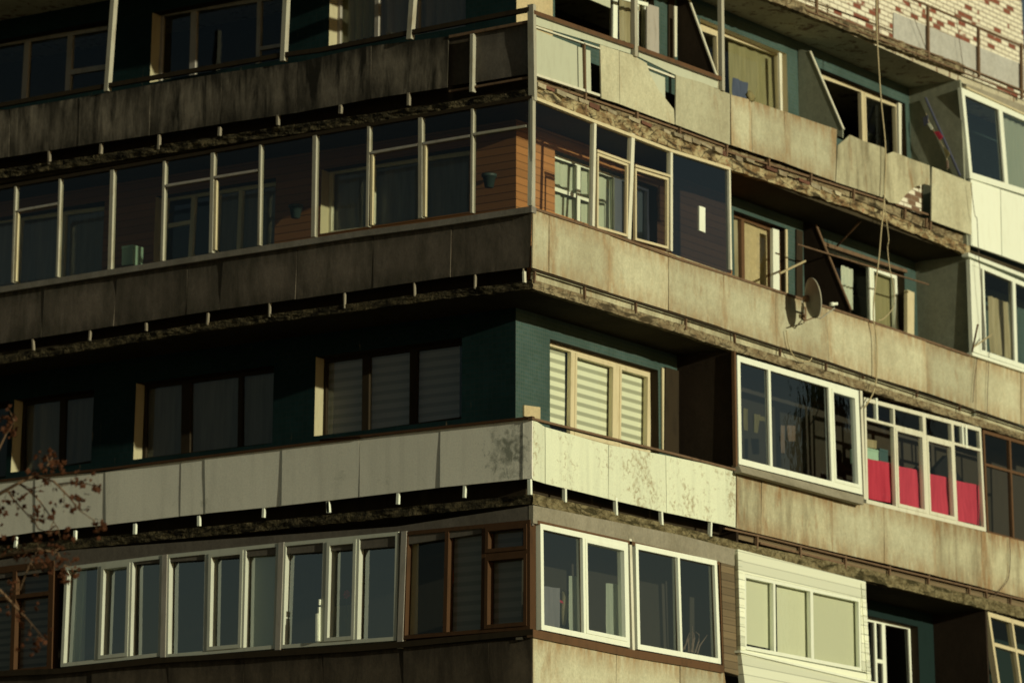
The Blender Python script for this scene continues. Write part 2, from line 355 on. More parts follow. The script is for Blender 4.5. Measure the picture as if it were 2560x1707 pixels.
M['red'] = cloth('red_cloth', (.70, .07, .115), (.52, .045, .08), .9, .25)
M['dishgrey'] = paint('grey_enamel', (.13, .12, .09), (.06, .055, .035), .45, .5, .5)
M['cable'] = paint('beige_cable', (.45, .37, .2), None, .6)
M['cable_dark'] = paint('dark_cable', (.09, .06, .035), None, .7)

M['redbrick'] = weather('red_brick', (.17, .075, .045), (.07, .04, .025), .5, .6)
M['palebrick'] = weather('dirty_pale_brick', (.40, .35, .22), (.14, .09, .05), .6, .7, None, var=.25)
M['lav'] = cloth('lavender_cloth', (.42, .40, .42), (.32, .31, .32))
M['mint'] = paint('mint_plastic', (.34, .52, .38), None, .5)
M['tealbox'] = paint('teal_plastic', (.05, .10, .10), None, .5)
M['darkcloth'] = cloth('black_cloth', (.012, .012, .012), None, .9, .05)
M['yellowcloth'] = cloth('yellow_cloth', (.34, .29, .13))
M['pinkcloth'] = cloth('dusty_pink_cloth', (.42, .30, .22))
M['bluecloth'] = cloth('blue_grey_cloth', (.10, .125, .18))
M['bluepaint'] = paint('dark_blue_paint', (.06, .065, .10), None, .6)
M['potgreen'] = paint('green_plastic', (.028, .048, .042), None, .5)
M['redorange'] = cloth('orange_red_cloth', (.5, .12, .04))
M['bark'] = paint('bark', (.16, .10, .055), (.06, .04, .02), .9, .8, .1)
M['foliage'] = cloth('dark_foliage', (.04, .055, .02), (.025, .035, .014), .8, .2)
M['leaf'] = cloth('russet_leaf', (.11, .042, .018), (.06, .025, .012), .7, .35)

Z1, Z2, Z3, Z0 = 16.085, 13.413, 10.538, 18.98      # undersides of the floor slabs
DL, DR = 1.08, 1.0                                   # balcony depths on the left and right facade

# ------------------------------------------------------------------ setting
g = MB(); g.poly([(-400, -400, 0), (400, -400, 0), (400, 400, 0), (-400, 400, 0)])
tag(g.build('ground', weather('dry_ground', (.24, .215, .14), (.12, .11, .06), .3, .5)), 'dry grass and earth around the building', 'ground', kind='structure')

bld = empty('apartment_building', None, (0, 0, 0))
tag(bld, 'weathered concrete apartment block seen at its corner with stacked wraparound balconies', 'building')

# floor slabs ---------------------------------------------------------------
def lshape(mb, z0, z1, a=.1, xe=17, ye=13, inn=3.2):
    pts = [(a, a), (xe, a), (xe, inn), (inn, inn), (inn, ye), (a, ye)]
    mb.prism([Vector((x, y, z0)) for x, y in pts], Vector((0, 0, z1-z0)))
def rough_edge(side, bot, top, off, depth, amp, step=.05, seed=0, fray=.5):
    """broken concrete edge: a band whose face and lower rim wander"""
    bot, top = far_end(bot, side), far_end(top, side)
    mb = MB(); pb = [P(side, q, off) for q in bot]; pt = [P(side, q, off) for q in top]
    gate = lambda h: .35+.9*max(0, min(1, .5+1.6*mnoise.noise(Vector((h*.55, seed, 21)))))
    def at(pl, h):
        for a, b in zip(pl, pl[1:]):
            h0, h1 = H(side, a), H(side, b)
            if h <= h1 or b is pl[-1]:
                return a.z+(b.z-a.z)*((h-h0)/(h1-h0) if h1 != h0 else 0)
    if H(side, pb[0]) > H(side, pb[-1]): pb.reverse(); pt.reverse()
    h0, h1 = H(side, pb[0]), H(side, pb[-1]); n = int((h1-h0)/step); rows = 6; b0 = len(mb.v)
    for i in range(n+1):
        h = h0+(h1-h0)*i/n; zb, zt = at(pb, h), at(pt, h)
        ag = amp*gate(h)
        zb += ag*fray*mnoise.noise(Vector((h*2.3, seed, 1))) + ag*.45*mnoise.noise(Vector((h*9, seed, 3)))
        for j in range(rows):
            f = j/(rows-1); d = mnoise.fractal(Vector((h*3.1, f*1.3, seed+9)), 1, 2, 4)*ag
            d += .5*ag*mnoise.noise(Vector((h*8, f*4, seed)))
            mb.v.append(tuple(mk(side, h, off+max(-.05, d), zb+(zt-zb)*f)))
        mb.v.append(tuple(mk(side, h, off+depth, zt))); mb.v.append(tuple(mk(side, h, off+depth, zb)))
    r = rows+2
    for i in range(n):
        for j in range(r):
            mb.f.append((b0+i*r+j, b0+(i+1)*r+j, b0+(i+1)*r+(j+1) % r, b0+i*r+(j+1) % r))
    return mb
slab_spec = [
    # z soffit, z floor, edge material, soffit material, L bottom, L top, R bottom, R top, amp
    (Z1, Z1+.15, 'slab1', 'soffit_shaded', [(-60, 455), (0, 446), (800, 325), (1045, 291), (1329, 246)], [(-60, 434), (0, 424), (800, 302), (1045, 268), (1329, 223)],
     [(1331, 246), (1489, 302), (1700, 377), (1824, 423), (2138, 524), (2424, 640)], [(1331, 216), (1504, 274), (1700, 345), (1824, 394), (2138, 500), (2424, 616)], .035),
    (Z2, Z2+.13, 'slab2', 'soffit_shaded', [(-60, 918), (0, 910), (536, 823), (900, 776), (1068, 752), (1329, 722)], [(-60, 898), (0, 889), (536, 803), (900, 756), (1068, 732), (1329, 702)],
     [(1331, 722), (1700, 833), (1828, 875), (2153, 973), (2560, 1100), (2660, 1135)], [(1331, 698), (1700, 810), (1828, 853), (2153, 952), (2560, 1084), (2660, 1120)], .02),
    (Z3, Z3+.14, 'slab3', 'soffit_shaded', [(-60, 1392), (0, 1386), (184, 1371), (689, 1323), (1329, 1258)], [(-60, 1369), (0, 1363), (184, 1347), (689, 1299), (1329, 1235)],
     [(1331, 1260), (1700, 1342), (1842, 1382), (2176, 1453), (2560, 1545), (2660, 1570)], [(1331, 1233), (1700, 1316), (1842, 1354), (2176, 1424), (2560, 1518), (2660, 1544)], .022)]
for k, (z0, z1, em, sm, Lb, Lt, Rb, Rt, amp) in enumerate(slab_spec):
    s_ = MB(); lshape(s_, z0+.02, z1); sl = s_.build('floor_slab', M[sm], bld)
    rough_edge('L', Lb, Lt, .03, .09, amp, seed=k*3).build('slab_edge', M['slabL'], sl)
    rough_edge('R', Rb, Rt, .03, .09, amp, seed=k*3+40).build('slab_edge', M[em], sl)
s_ = MB(); lshape(s_, Z0+.02, Z0+.18); sl = s_.build('floor_slab', M['soffit'], bld, label='top balcony slab with flaking pale ceiling')
rough_edge('R', [(1331, -195), (1750, -60), (1928, 3), (2160, 92), (2414, 186)], [(1331, -225), (1750, -92), (1928, -24), (2160, 68), (2414, 164)], .0, .12, .05, seed=77).build('slab_edge', M['slab2'], sl)
MB().rail('R', T(3, 1975, 548, 2352, 690, 2700, 830), .0, .14, .1).build('slab_edge', M['fascia'], sl, label='smooth grey slab edge over the white bay')

# shell behind the balconies ------------------------------------------------
# broken course of bricks bedded on the top sunny slab edge
def top_z(h): return mnoise.noise(Vector((h*1.7, 3, 8)))*.012
bc = empty('brick_course', bld, label='broken pale bricks along the top sunny slab edge'); h = .12
MB().rail('R', [(1340, 196), (1504, 252), (1700, 320), (1824, 366), (2138, 476), (2420, 592)], .10, .14, .06).build('upstand', M['slab2'], bld)
MB().rail('R', [(1336, 676), (1700, 788), (2069, 909), (2560, 1071), (2640, 1098)], .09, .16, .06).build('upstand', M['panelR_dark'], bld, label='pale concrete upstand between the second row brackets')
MB().rail('R', [(1846, 1322), (2207, 1414), (2560, 1498), (2640, 1520)], .09, .14, .06).build('upstand', M['oldwood'], bld)
A_, B_ = P('R', (1336, 200), -.02), P('R', (2100, 478), -.02)
while h < 8.6:
    w_ = random.uniform(.16, .36); f = h/(B_.x-A_.x); z = A_.z+(B_.z-A_.z)*f+top_z(h)-.01
    if random.random() < .72:
        hh = random.uniform(.045, .085); o_ = random.uniform(-.025, .02)
        pts = [Vector((h, o_, z)), Vector((h+w_*.93, o_+random.uniform(-.01, .01), z-.004)), Vector((h+w_*random.uniform(.84, .95), o_, z-hh)), Vector((h+random.uniform(0, .03), o_, z-hh*random.uniform(.7, 1)))]
        MB().prism(pts, Vector((0, .09, 0))).build('brick', M['palebrick' if random.random() < .72 else 'redbrick'], bc)
    h += w_
c_ = MB(); c_.box((3.15, 3.15, 0), (17, 3.25, 22)); c_.box((3.15, 3.25, 0), (3.25, 13, 22)); c_.box((DL+.1, 13, 0), (3.25, 13.1, 22)); c_.box((17, DR+.1, 0), (17.1, 3.25, 22))
c_.build('interior_wall', M['room'], bld)
c_ = MB(); c_.prism([Vector((x, y, 0)) for x, y in ((DL, DR), (17, DR), (17, 3.1), (3.1, 3.1), (3.1, 13), (DL, 13))], Vector((0, 0, 7.8)))
c_.build('lower_wall', M['panelL2'], bld)
s_ = MB(); lshape(s_, 21.6, 21.9, 0, 17.2, 13.2, 3.4); s_.build('roof_slab', M['ledge'], bld)

openings = {}
def wall(side, key, h0, h1, z0, z1, off, mat, label=None, th=.02):
    """inner wall with the window openings registered under key cut out"""
    ops = [o for o in openings.get(key, []) if o[1] > h0 and o[0] < h1]
    hs = sorted({h0, h1, *[min(max(x, h0), h1) for o in ops for x in o[:2]]}); zs = sorted({z0, z1, *[min(max(x, z0), z1) for o in ops for x in o[2:]]})
    mb = MB()
    for a, b in zip(hs, hs[1:]):
        for c, d in zip(zs, zs[1:]):
            mh, mz = (a+b)/2, (c+d)/2
            if any(o[0] < mh < o[1] and o[2] < mz < o[3] for o in ops): continue
            mb.poly([mk(side, a, off, c), mk(side, b, off, c), mk(side, b, off, d), mk(side, a, off, d)])
    return mb.build('wall', mat, bld, label=label)

# windows -------------------------------------------------------------------
def bil(C, s, t):      # C = TL TR BR BL
    return (C[0]*(1-s)+C[1]*s)*(1-t)+(C[3]*(1-s)+C[2]*s)*t
def frame_grid(mb, C, n, mull, trans, fw, mw, th, sash=None):
    Wd = ((C[1]-C[0]).length+(C[2]-C[3]).length)/2; Ht = ((C[3]-C[0]).length+(C[2]-C[1]).length)/2
    fs, ft = fw/Wd, fw/Ht
    def bar(s0, s1, t0, t1, pr=0.0, thk=None):
        mb.prism([bil(C, s0, t0)-n*pr, bil(C, s1, t0)-n*pr, bil(C, s1, t1)-n*pr, bil(C, s0, t1)-n*pr], n*((thk or th)+pr))
    bar(0, fs, 0, 1); bar(1-fs, 1, 0, 1); bar(fs, 1-fs, 0, ft); bar(fs, 1-fs, 1-ft, 1)
    edges = [fs/2]; wm = {}
    for m_ in mull:
        s, wd = m_ if isinstance(m_, tuple) else (m_, mw)
        hw = wd/Wd/2; bar(s-hw, s+hw, ft, 1-ft, .003); edges.append(s); wm[len(edges)-1] = hw
    edges.append(1-fs/2)
    cells = []
    for i in range(len(edges)-1):
        a = fs if i == 0 else edges[i]+wm[i]; b = 1-fs if i == len(edges)-2 else edges[i+1]-wm[i+1]
        ts = [ft]
        for t_ in (trans.get(i, []) if trans else []):
            hw = mw*.8/Ht/2; bar(a, b, t_-hw, t_+hw, .001); ts += [t_-hw, t_+hw]
        ts.append(1-ft)
        for k in range(0, len(ts), 2): cells.append((i, k//2, a, b, ts[k], ts[k+1]))
    if sash:
        for (i, k, a, b, t0, t1) in cells:
            if (i, k) in sash or i in sash:
                w1, h1 = .05/Wd, .05/Ht; pr = .012
                bar(a, a+w1, t0, t1, pr); bar(b-w1, b, t0, t1, pr); bar(a+w1, b-w1, t0, t0+h1, pr); bar(a+w1, b-w1, t1-h1, t1, pr)
    return cells
def window(side, quad, off, mat, label, mull=(), trans=None, fw=.06, mw=.06, th=.06, dep=0, key=None, sash=None, gl='glass', ext=0, reveal=None, name='window', gdep=.5, skip=()):
    n = NRM[side]; C = [P(side, q, off+dep) for q in quad]
    if ext:
        W0 = (C[1]-C[0]).length
        if side == 'L': e = HOR['L']*(-ext); C[1] = C[1]+e; C[2] = C[2]+e; mull = [((m_[0]*W0/(W0+ext), m_[1]) if isinstance(m_, tuple) else m_*W0/(W0+ext)) for m_ in mull]
        else: e = HOR['R']*(-ext); C[0] = C[0]+e; C[3] = C[3]+e; mull = [(((m_[0]*W0+ext)/(W0+ext), m_[1]) if isinstance(m_, tuple) else (m_*W0+ext)/(W0+ext)) for m_ in mull]
    mb = MB(); cells = frame_grid(mb, C, n, mull, trans, fw, mw, th, sash)
    wo = mb.build(name, mat, bld, label=label)
    pn = MB()
    for (i, k, a, b, t0, t1) in cells:
        if (i, k) in skip or i in skip: continue
        o4 = [n*(th*gdep+random.uniform(-.007, .007)) for _ in range(3)]; o4.append(o4[0]-o4[1]+o4[2])   # every pane sits a little differently
        pn.poly([bil(C, a, t0)+o4[0], bil(C, b, t0)+o4[1], bil(C, b, t1)+o4[2], bil(C, a, t1)+o4[3]])
    pn.build('pane', M[gl], wo)
    if mat in (M['white'], M['shadewhite']):             # dark rubber gaskets round each pane
        gk = MB(); Wd, Ht = (C[1]-C[0]).length, (C[3]-C[0]).length; gs, gt = .012/Wd, .012/Ht; o_ = n*(th*gdep-.006)
        for (i, k, a, b, t0, t1) in cells:
            for (s0, s1, u0, u1) in ((a, a+gs, t0, t1), (b-gs, b, t0, t1), (a+gs, b-gs, t0, t0+gt), (a+gs, b-gs, t1-gt, t1)):
                gk.prism([bil(C, s0, u0)+o_, bil(C, s1, u0)+o_, bil(C, s1, u1)+o_, bil(C, s0, u1)+o_], n*.004)
        gk.build('gasket', M['darkwood'], wo)
    if key:
        hs = [H(side, c) for c in C]; zs = [c.z for c in C]
        o = (sum(sorted(hs)[:2])/2+.01, sum(sorted(hs)[2:])/2-.01, sum(sorted(zs)[:2])/2+.01, sum(sorted(zs)[2:])/2-.01)
        openings.setdefault(key, []).append(o)
        rv = MB(); a, b, c, d = o; D = dep+.02
        jb = MB()
        for w_, (p0, p1) in enumerate((((a, c), (a, d)), ((b, c), (b, d)), ((a, d), (b, d)), ((a, c), (b, c)))):
            (jb if w_ == 1 and side == 'L' else rv).poly([mk(side, p0[0], off, p0[1]), mk(side, p1[0], off, p1[1]), mk(side, p1[0], off+D, p1[1]), mk(side, p0[0], off+D, p0[1])])
        rv.build('reveal', M['darkwood' if side == 'L' else (reveal or 'cream')], wo)  # left reveals dark but for the sun-facing jamb: shade and light by material
        if side == 'L': jb.build('reveal', M['jamb'], wo)
    return wo, C
def hang(name, side, quad, off, mat, label, cat, waves=6, amp=.03, group=None, sag=0, nx=None):
    """a hanging sheet of cloth: gathered folds that open towards the hem"""
    C = [P(side, q, off) for q in quad]; nx = nx or max(8, waves*8); ny = 8; mb = MB()
    for j in range(ny+1):
        for i in range(nx+1):
            s, t = i/nx, j/ny; p = bil(C, s, t)
            d = amp*math.sin(s*waves*2*math.pi+.7*math.sin(3*t+s*5))*(.5+.5*t)+amp*.4*mnoise.noise(Vector((s*7, t*2, off)))
            mb.v.append(tuple(p+NRM[side]*d-UP*sag*math.sin(math.pi*s)*(1-t)))
    for j in range(ny):
        for i in range(nx):
            b = j*(nx+1)+i; mb.f.append((b, b+1, b+nx+2, b+nx+1))
    o = mb.build(name, M[mat], None, smooth=True); return tag(o, label, cat, group)
def sheet(name, side, quad, off, mat, label, cat, th=.004, group=None):
    o = MB().q(side, quad, off, th).build(name, M[mat]); return tag(o, label, cat, group)

def panels(parent, side, seams, off, th, mat, jit=.006, gap=.004, tilt=0, labels=None, mats=None, bow=.012):
    """cladding sheets between successive seams ((top),(bottom)) of photo points"""
    if side == 'L' and px(seams[0][0])[0] == -60:
        (t0, b0_), (t1, b1_) = [(px(a), px(b)) for a, b in (seams[0], seams[-1])]
        k0, k1 = (t1[1]-t0[1])/(t1[0]-t0[0]), (b1_[1]-b0_[1])/(b1_[0]-b0_[0])
        seams = [((-u_, t0[1]-k0*(u_-60)), (-u_, b0_[1]-k1*(u_-60))) for u_ in (420, 240)]+list(seams)
        mats = {k+2: v for k, v in (mats or {}).items()}; labels = {k+2: v for k, v in (labels or {}).items()}
    for i, ((ta, ba), (tb, bb)) in enumerate(zip(seams, seams[1:])):
        C = [P(side, ta, off), P(side, tb, off), P(side, bb, off), P(side, ba, off)]
        hd = HOR[side]*(1 if H(side, C[1]) > H(side, C[0]) else -1)
        C[0] += hd*gap; C[3] += hd*gap; C[1] -= hd*gap; C[2] -= hd*gap
        C = [c+NRM[side]*random.uniform(-jit, jit) for c in C]
        if tilt:
            for c in (0, 3): C[c] = C[c]-NRM[side]*tilt
        sub = []                                       # gently bowed sheet, cut in a grid
        mb = MB(); nx, ny = 6, 3; b0 = len(mb.v)
        for layer in (0, 1):
            for j in range(ny+1):
                for k in range(nx+1):
                    s, t = k/nx, j/ny; p = bil(C, s, t)
                    d = bow*mnoise.noise(Vector((p.x*1.3+p.y*1.3, p.z*2.1, i+len(mat))))*(1 if 0 < s < 1 else .5)
                    mb.v.append(tuple(p+NRM[side]*(d+layer*th)))
        w_ = nx+1; L0 = (nx+1)*(ny+1)
        for j in range(ny):
            for k in range(nx):
                a = j*w_+k; mb.f.append((a, a+1, a+w_+1, a+w_)); mb.f.append((L0+a+w_, L0+a+w_+1, L0+a+1, L0+a))
        rim = [k for k in range(nx+1)]+[j*w_+nx for j in range(1, ny+1)]+[ny*w_+k for k in range(nx-1, -1, -1)]+[j*w_ for j in range(ny-1, 0, -1)]
        for a, b in zip(rim, rim[1:]+rim[:1]): mb.f.append((a, b, L0+b, L0+a))
        po = mb.build('panel', M[(mats or {}).get(i, mat)], parent, label=(labels or {}).get(i))
        at_ = po.data.attributes.new('seam', 'FLOAT', 'POINT'); wv = random.uniform(.3, 1)
        for q_ in range(2*L0):
            k, j = q_ % L0 % w_, q_ % L0//w_
            at_.data[q_].value = max(wv if k in (0, nx) else 0, 1 if j == 0 else (.8 if j == ny else 0))
def brackets(parent, side, lst, w, off, th, mat):
    for (n_, x, y0, y1) in lst:
        x0_, w = x, w*random.uniform(.85, 1.12); x = x+random.uniform(-5, 5)
        MB().post(side, (n_, x0_, y0-14), (n_, x, y1+random.uniform(-4, 8)), w, off, th).build('bracket', M[mat], parent)
# ================================================================== parapets
def seamsv(n_, top, bot):
    return list(zip(T(n_, *top), T(n_, *bot)))
# --- top row, left
pp = empty('parapet', bld, label='dark streaked balcony front of the top row on the shaded side')
s1 = [((-60, 277), (-60, 405)), ((1, 65, 715), (1, 60, 1025)), ((1, 522, 640), (1, 512, 955)), ((1, 985, 555), (1, 975, 885)), ((1, 1450, 478), (1, 1442, 810)), ((1, 1942, 408), (1, 1935, 738)),
      ((2, 335, 300), (2, 330, 645)), ((2, 842, 240), (2, 832, 572))]
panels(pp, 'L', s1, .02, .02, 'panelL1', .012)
panels(pp, 'L', [((2, 1002, 212), (2, 996, 545)), ((2, 1378, 150), (2, 1378, 480))], .05, .02, 'fasciaL')
MB().q('L', T(2, 845, 240, 985, 215, 985, 540, 838, 565), .14, .02).build('panel', M['panelL4'], pp)
MB().rail('L', [(-60, 263), (1, 0, 672), (1, 700, 545), (1, 1840, 345), (2, 0, 312), (2, 1365, 45)], -.02, .065, .06).build('handrail', M['darkwood'], pp)
MB().rail('L', T(2, 842, 232, 1375, 130), .0, .04, .04).build('rail', M['rust'], pp)
MB().rail('L', T(2, 842, 590, 1360, 500), .02, .03, .04).build('rail', M['rust'], pp)
for a, b, w_ in (((1, 737, -40), (1, 690, 595), .075), ((1, 1862, -40), (1, 1842, 398), .075), ((2, 600, -40), (2, 578, 255), .08), ((2, 990, 222), (2, 985, 600), .05)):
    MB().post('L', a, b, w_, -.03, .09).build('post', M['pole'], pp)
brackets(pp, 'L', [(1, 315, 1000, 1070), (1, 655, 955, 1000), (1, 1035, 895, 970), (1, 1430, 845, 880), (1, 1810, 765, 810), (1, 2220, 700, 740), (2, 575, 620, 690), (2, 985, 560, 600), (2, 130, 710, 740)], .035, .02, .05, 'stub')
# --- top row, right
pp = empty('parapet', bld, label='patched sunlit balcony front of the top row with broken sheets and gaps')
def flat(q, off, mat, th=.02, label=None, par=None): return MB().q('R', q, off, th).build('panel', M[mat], par or pp, label=label)
MB().prism([P('R', (1333, 10), -.03), P('R', (1333, 10), -.03)+Vector((.07, 0, 0)), P('R', (1336, 250), -.03)+Vector((.07, 0, 0)), P('R', (1336, 250), -.03)], Vector((0, .1, 0))).build('post', M['pole'], pp)
flat(T(10, -60, 130, 890, 470, 885, 530, 600, 440, 0, 262, -60, 240), .02, 'pale')
flat(T(10, -62, 285, 362, 452, 370, 862, -62, 715), .03, 'pale', label='smooth pale green sheet at the corner')
flat(T(10, 374, 460, 428, 478, 436, 890, 380, 868), .04, 'pale'); flat(T(10, 452, 488, 494, 500, 502, 905, 456, 895), .04, 'pale')
MB().post('R', (10, 440, 425), (10, 452, 905), .03, .0, .04).build('post', M['rust'], pp)
MB().rail('R', T(10, -62, 250, 590, 470), .0, .022, .05).build('rail', M['offwhite'], pp)
MB().rail('R', T(10, -62, 712, 590, 925), .0, .035, .05).build('rail', M['offwhite'], pp)
flat(T(10, 590, 440, 775, 500, 780, 1020, 603, 965), .0, 'panelR')
flat(T(10, 779, 502, 900, 540, 1045, 620, 1078, 725, 1160, 880, 1312, 1072, 1320, 1222, 1000, 1105, 784, 1022), .0, 'panelR', label='weathered sheet with its upper corner broken off')
flat(T(10, 1050, 690, 1225, 762, 1228, 975, 1050, 860), .06, 'pale')
MB().rail('R', T(10, 1040, 640, 1335, 755), .03, .03, .04).build('rail', M['offwhite'], pp)
flat(T(10, 968, 500, 1745, 800, 1740, 868, 1335, 740, 968, 560), .03, 'pale')
flat(T(10, 1335, 738, 1600, 815, 1862, 925, 1862, 1422, 1600, 1325, 1328, 1222), .0, 'panelR')
s2 = [((10, 1868, 930), (10, 1868, 1424)), ((3, 572, 655), (3, 575, 995)), ((3, 788, 728), (3, 790, 1065)), ((3, 1128, 848), (3, 1118, 1187))]
panels(pp, 'R', s2, .0, .02, 'panelR', .012)
flat(T(3, 1136, 950, 1180, 915, 1215, 882, 1300, 920, 1446, 968, 1428, 1290, 1124, 1190), .0, 'panelR_dark', label='stained sheet with a chipped top corner')
flat(T(3, 1450, 1010, 1500, 992, 1622, 1042, 1735, 1082, 1738, 1212, 1700, 1202, 1640, 1222, 1580, 1272, 1530, 1332, 1470, 1322, 1432, 1275), .0, 'panelR_dark', label='torn stained sheet with a large hole at its foot')
flat(T(3, 1752, 1090, 2012, 1195, 2008, 1535, 1748, 1442), -.01, 'panelR')
MB().q('R', T(3, 1500, 1240, 1692, 1180, 1690, 1405, 1500, 1335), .2, .1).build('brick_infill', M['brick_worn'], pp)
MB().rail('R', T(10, -60, 100, 920, 440), -.03, .06, .06).build('handrail', M['brownwood'], pp)
MB().rail('R', T(10, 965, 452, 1785, 755), -.03, .06, .06).build('handrail', M['brownwood'], pp)
MB().post('R', (10, 942, -30), (10, 947, 555), .085, -.04, .07).build('post', M['pole'], pp)
MB().post('R', (10, 1790, -30), (10, 1800, 890), .075, -.04, .07).build('post', M['pole'], pp)
MB().rail('R', T(3, -40, 850, 420, 985, 960, 1150, 1740, 1400, 2010, 1490), .05, .03, .03).build('rail', M['rust'], pp)
MB().rail('R', T(10, 0, 805, 470, 950, 940, 1110, 1380, 1265, 1830, 1430), .06, .028, .03).build('rail', M['rust'], pp)
brackets(pp, 'R', [(10, 455, 930, 1100), (10, 960, 1110, 1230), (10, 1380, 1270, 1380), (10, 1840, 1430, 1530), (3, 690, 1050, 1110), (3, 967, 1145, 1205), (3, 1245, 1250, 1310), (3, 1580, 1380, 1430), (3, 1720, 1440, 1490), (3, 1748, 1440, 1500)], .035, .02, .04, 'rust')
# --- second row, left
pp = empty('parapet', bld, label='dark brown balcony front of the second row on the shaded side')
s3 = [((-60, 742), (-60, 868)), ((4, 292, 440), (4, 272, 765)), ((4, 765, 365), (4, 742, 692)), ((4, 1225, 292), (4, 1218, 618)), ((4, 1460, 258), (4, 1432, 585)), ((4, 1945, 182), (4, 1930, 518)),
      ((5, 350, 82), (5, 345, 445)), ((5, 862, 5), (5, 852, 372)), ((5, 1384, -74), (5, 1366, 308))]
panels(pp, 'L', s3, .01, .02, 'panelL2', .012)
MB().rail('L', [(-60, 724), (4, 0, 436), (4, 1400, 215), (4, 2352, 70), (5, 700, 12), (1329, 515)], -.05, .085, .12).build('handrail', M['ledge'], pp)
brackets(pp, 'L', [(4, 210, 790, 850), (4, 585, 735, 785), (4, 950, 685, 725), (4, 1355, 620, 685), (4, 1757, 555, 635), (4, 2248, 490, 575), (5, 155, 495, 570), (5, 612, 425, 490), (5, 1010, 370, 440), (5, 1325, 330, 390)], .03, .01, .04, 'stub')
# --- second row, right
pp = empty('parapet', bld, label='long sunlit cement balcony front of the second row')
s4 = [((1331, 523), (1331, 669)), ((5, 1500, -30), (5, 1497, 345)), ((5, 1893, 88), (5, 1888, 470)), ((5, 2278, 212), (5, 2275, 590)), ((6, 385, 338), (6, 383, 705)), ((6, 733, 458), (6, 732, 818)), ((6, 1062, 562), (6, 1075, 925)),
      ((6, 1380, 668), (6, 1383, 1028)), ((6, 1705, 790), (6, 1718, 1128)), ((6, 2045, 905), (6, 2040, 1238)), ((6, 2330, 985), (6, 2330, 1335)), ((6, 2640, 1075), (6, 2640, 1428))]
panels(pp, 'R', s4, .0, .02, 'panelR', .012)
MB().rail('R', [(1333, 517), (5, 1800, 48), (5, 2352, 248), (6, 740, 455), (6, 1360, 656), (6, 2000, 878)], -.02, .035, .06).build('handrail', M['rust'], pp)
MB().rail('R', [(1331, 672), (5, 2352, 620), (6, 1070, 930), (6, 2352, 1352), (6, 2640, 1450)], .0, .022, .03).build('rail', M['darkwood'], pp)
brackets(pp, 'R', [(5, 1410, 350, 410), (5, 1735, 450, 510), (5, 2070, 550, 605), (6, 150, 650, 710), (6, 465, 745, 795), (6, 765, 840, 885), (6, 1065, 940, 985), (6, 1305, 1015, 1040), (6, 1660, 1120, 1155), (6, 1940, 1215, 1240)], .03, .0, .04, 'rust')
MB().post('R', (5, 1340, 335), (5, 1342, 408), .05, .0, .03).build('bracket', M['offwhite'], pp)
# --- third row, left
pp = empty('parapet', bld, label='pale painted balcony front of the third row on the shaded side')
s5 = [((-60, 1210), (-60, 1352)), ((7, 232, 222), (7, 232, 580)), ((7, 688, 190), (7, 692, 535)), ((7, 1182, 110), (7, 1178, 478)), ((7, 1338, 92), (7, 1342, 460)), ((7, 1845, 20), (7, 1840, 410)), ((8, 258, -28), (8, 258, 352)),
      ((8, 785, -90), (8, 785, 290)), ((8, 1325, -155), (8, 1325, 236)), ((8, 1386, -162), (8, 1386, 230))]
s5[3:4] = [((7, 1182, 110), (7, 1178, 478))]
M['moss3'] = speckled('mould_stained_white_sheet', (.80, .77, .62), (.10, .115, .075), 9, .53, mask=(P('L', (8, 1230, 60), 0), .75))
panels(pp, 'L', s5, .0, .02, 'pale3L', .005, tilt=.006, bow=.005, mats={7: 'moss3', 8: 'moss3'}, labels={7: 'pale sheet with a dark mould patch by the corner'})
MB().rail('L', [(-60, 1203), (7, 0, 238), (7, 700, 160), (4, 2352, 1410), (5, 0, 1432), (5, 1384, 1280)], -.03, .035, .07).build('handrail', M['frameL'], pp)
brackets(pp, 'L', [(7, 100, 625, 680), (7, 487, 585, 625), (7, 878, 540, 590), (7, 1295, 488, 540), (7, 1720, 438, 487), (7, 2140, 398, 455), (8, 48, 395, 450), (8, 507, 340, 402), (8, 942, 290, 357)], .04, .0, .04, 'white')
# --- third row, right
pp = empty('parapet', bld, label='white rust speckled balcony front of the third row by the corner')
s6 = [((1332, 1047), (1332, 1199)), ((8, 1470, -105), (8, 1472, 265)), ((8, 1885, 12), (8, 1885, 365)), ((8, 2262, 80), (8, 2262, 455)), ((9, 402, 165), (9, 400, 535)), ((9, 474, 182), (9, 470, 552))]
panels(pp, 'R', s6, .0, .02, 'pale3R', .008)
MB().rail('R', [(1331, 1043), (5, 2352, 1528), (9, 472, 168)], -.03, .03, .07).build('handrail', M['rust'], pp)
brackets(pp, 'R', [(8, 1380, 250, 330), (8, 1607, 292, 390), (8, 1938, 370, 465), (8, 2235, 447, 535), (9, 312, 527, 607)], .05, .0, .05, 'white')
pp = empty('parapet', bld, label='rust streaked cement balcony front under the red cloth glazing')
s7 = [((9, 478, 195), (9, 474, 556)), ((9, 640, 225), (9, 636, 595)), ((9, 1105, 345), (9, 1100, 708)), ((9, 1438, 420), (9, 1436, 785)), ((9, 1780, 500), (9, 1772, 865)), ((9, 2075, 575), (9, 2070, 940)), ((9, 2640, 715), (9, 2640, 1085))]
panels(pp, 'R', s7, .0, .02, 'panelR', .012, mats={0: 'panelR_dark', 1: 'panelR_dark', 4: 'panelR_dark', 5: 'panelR_dark'})
MB().rail('R', T(9, 400, 552, 640, 605, 1430, 798, 2352, 1018, 2640, 1095), .01, .022, .03).build('rail', M['rust'], pp)
brackets(pp, 'R', [(9, 615, 610, 690), (9, 895, 680, 750), (9, 1190, 750, 815), (9, 1480, 815, 860), (9, 1735, 870, 925), (9, 2000, 945, 985), (9, 2110, 965, 1010), (9, 2270, 1000, 1060)], .035, .02, .04, 'rust')
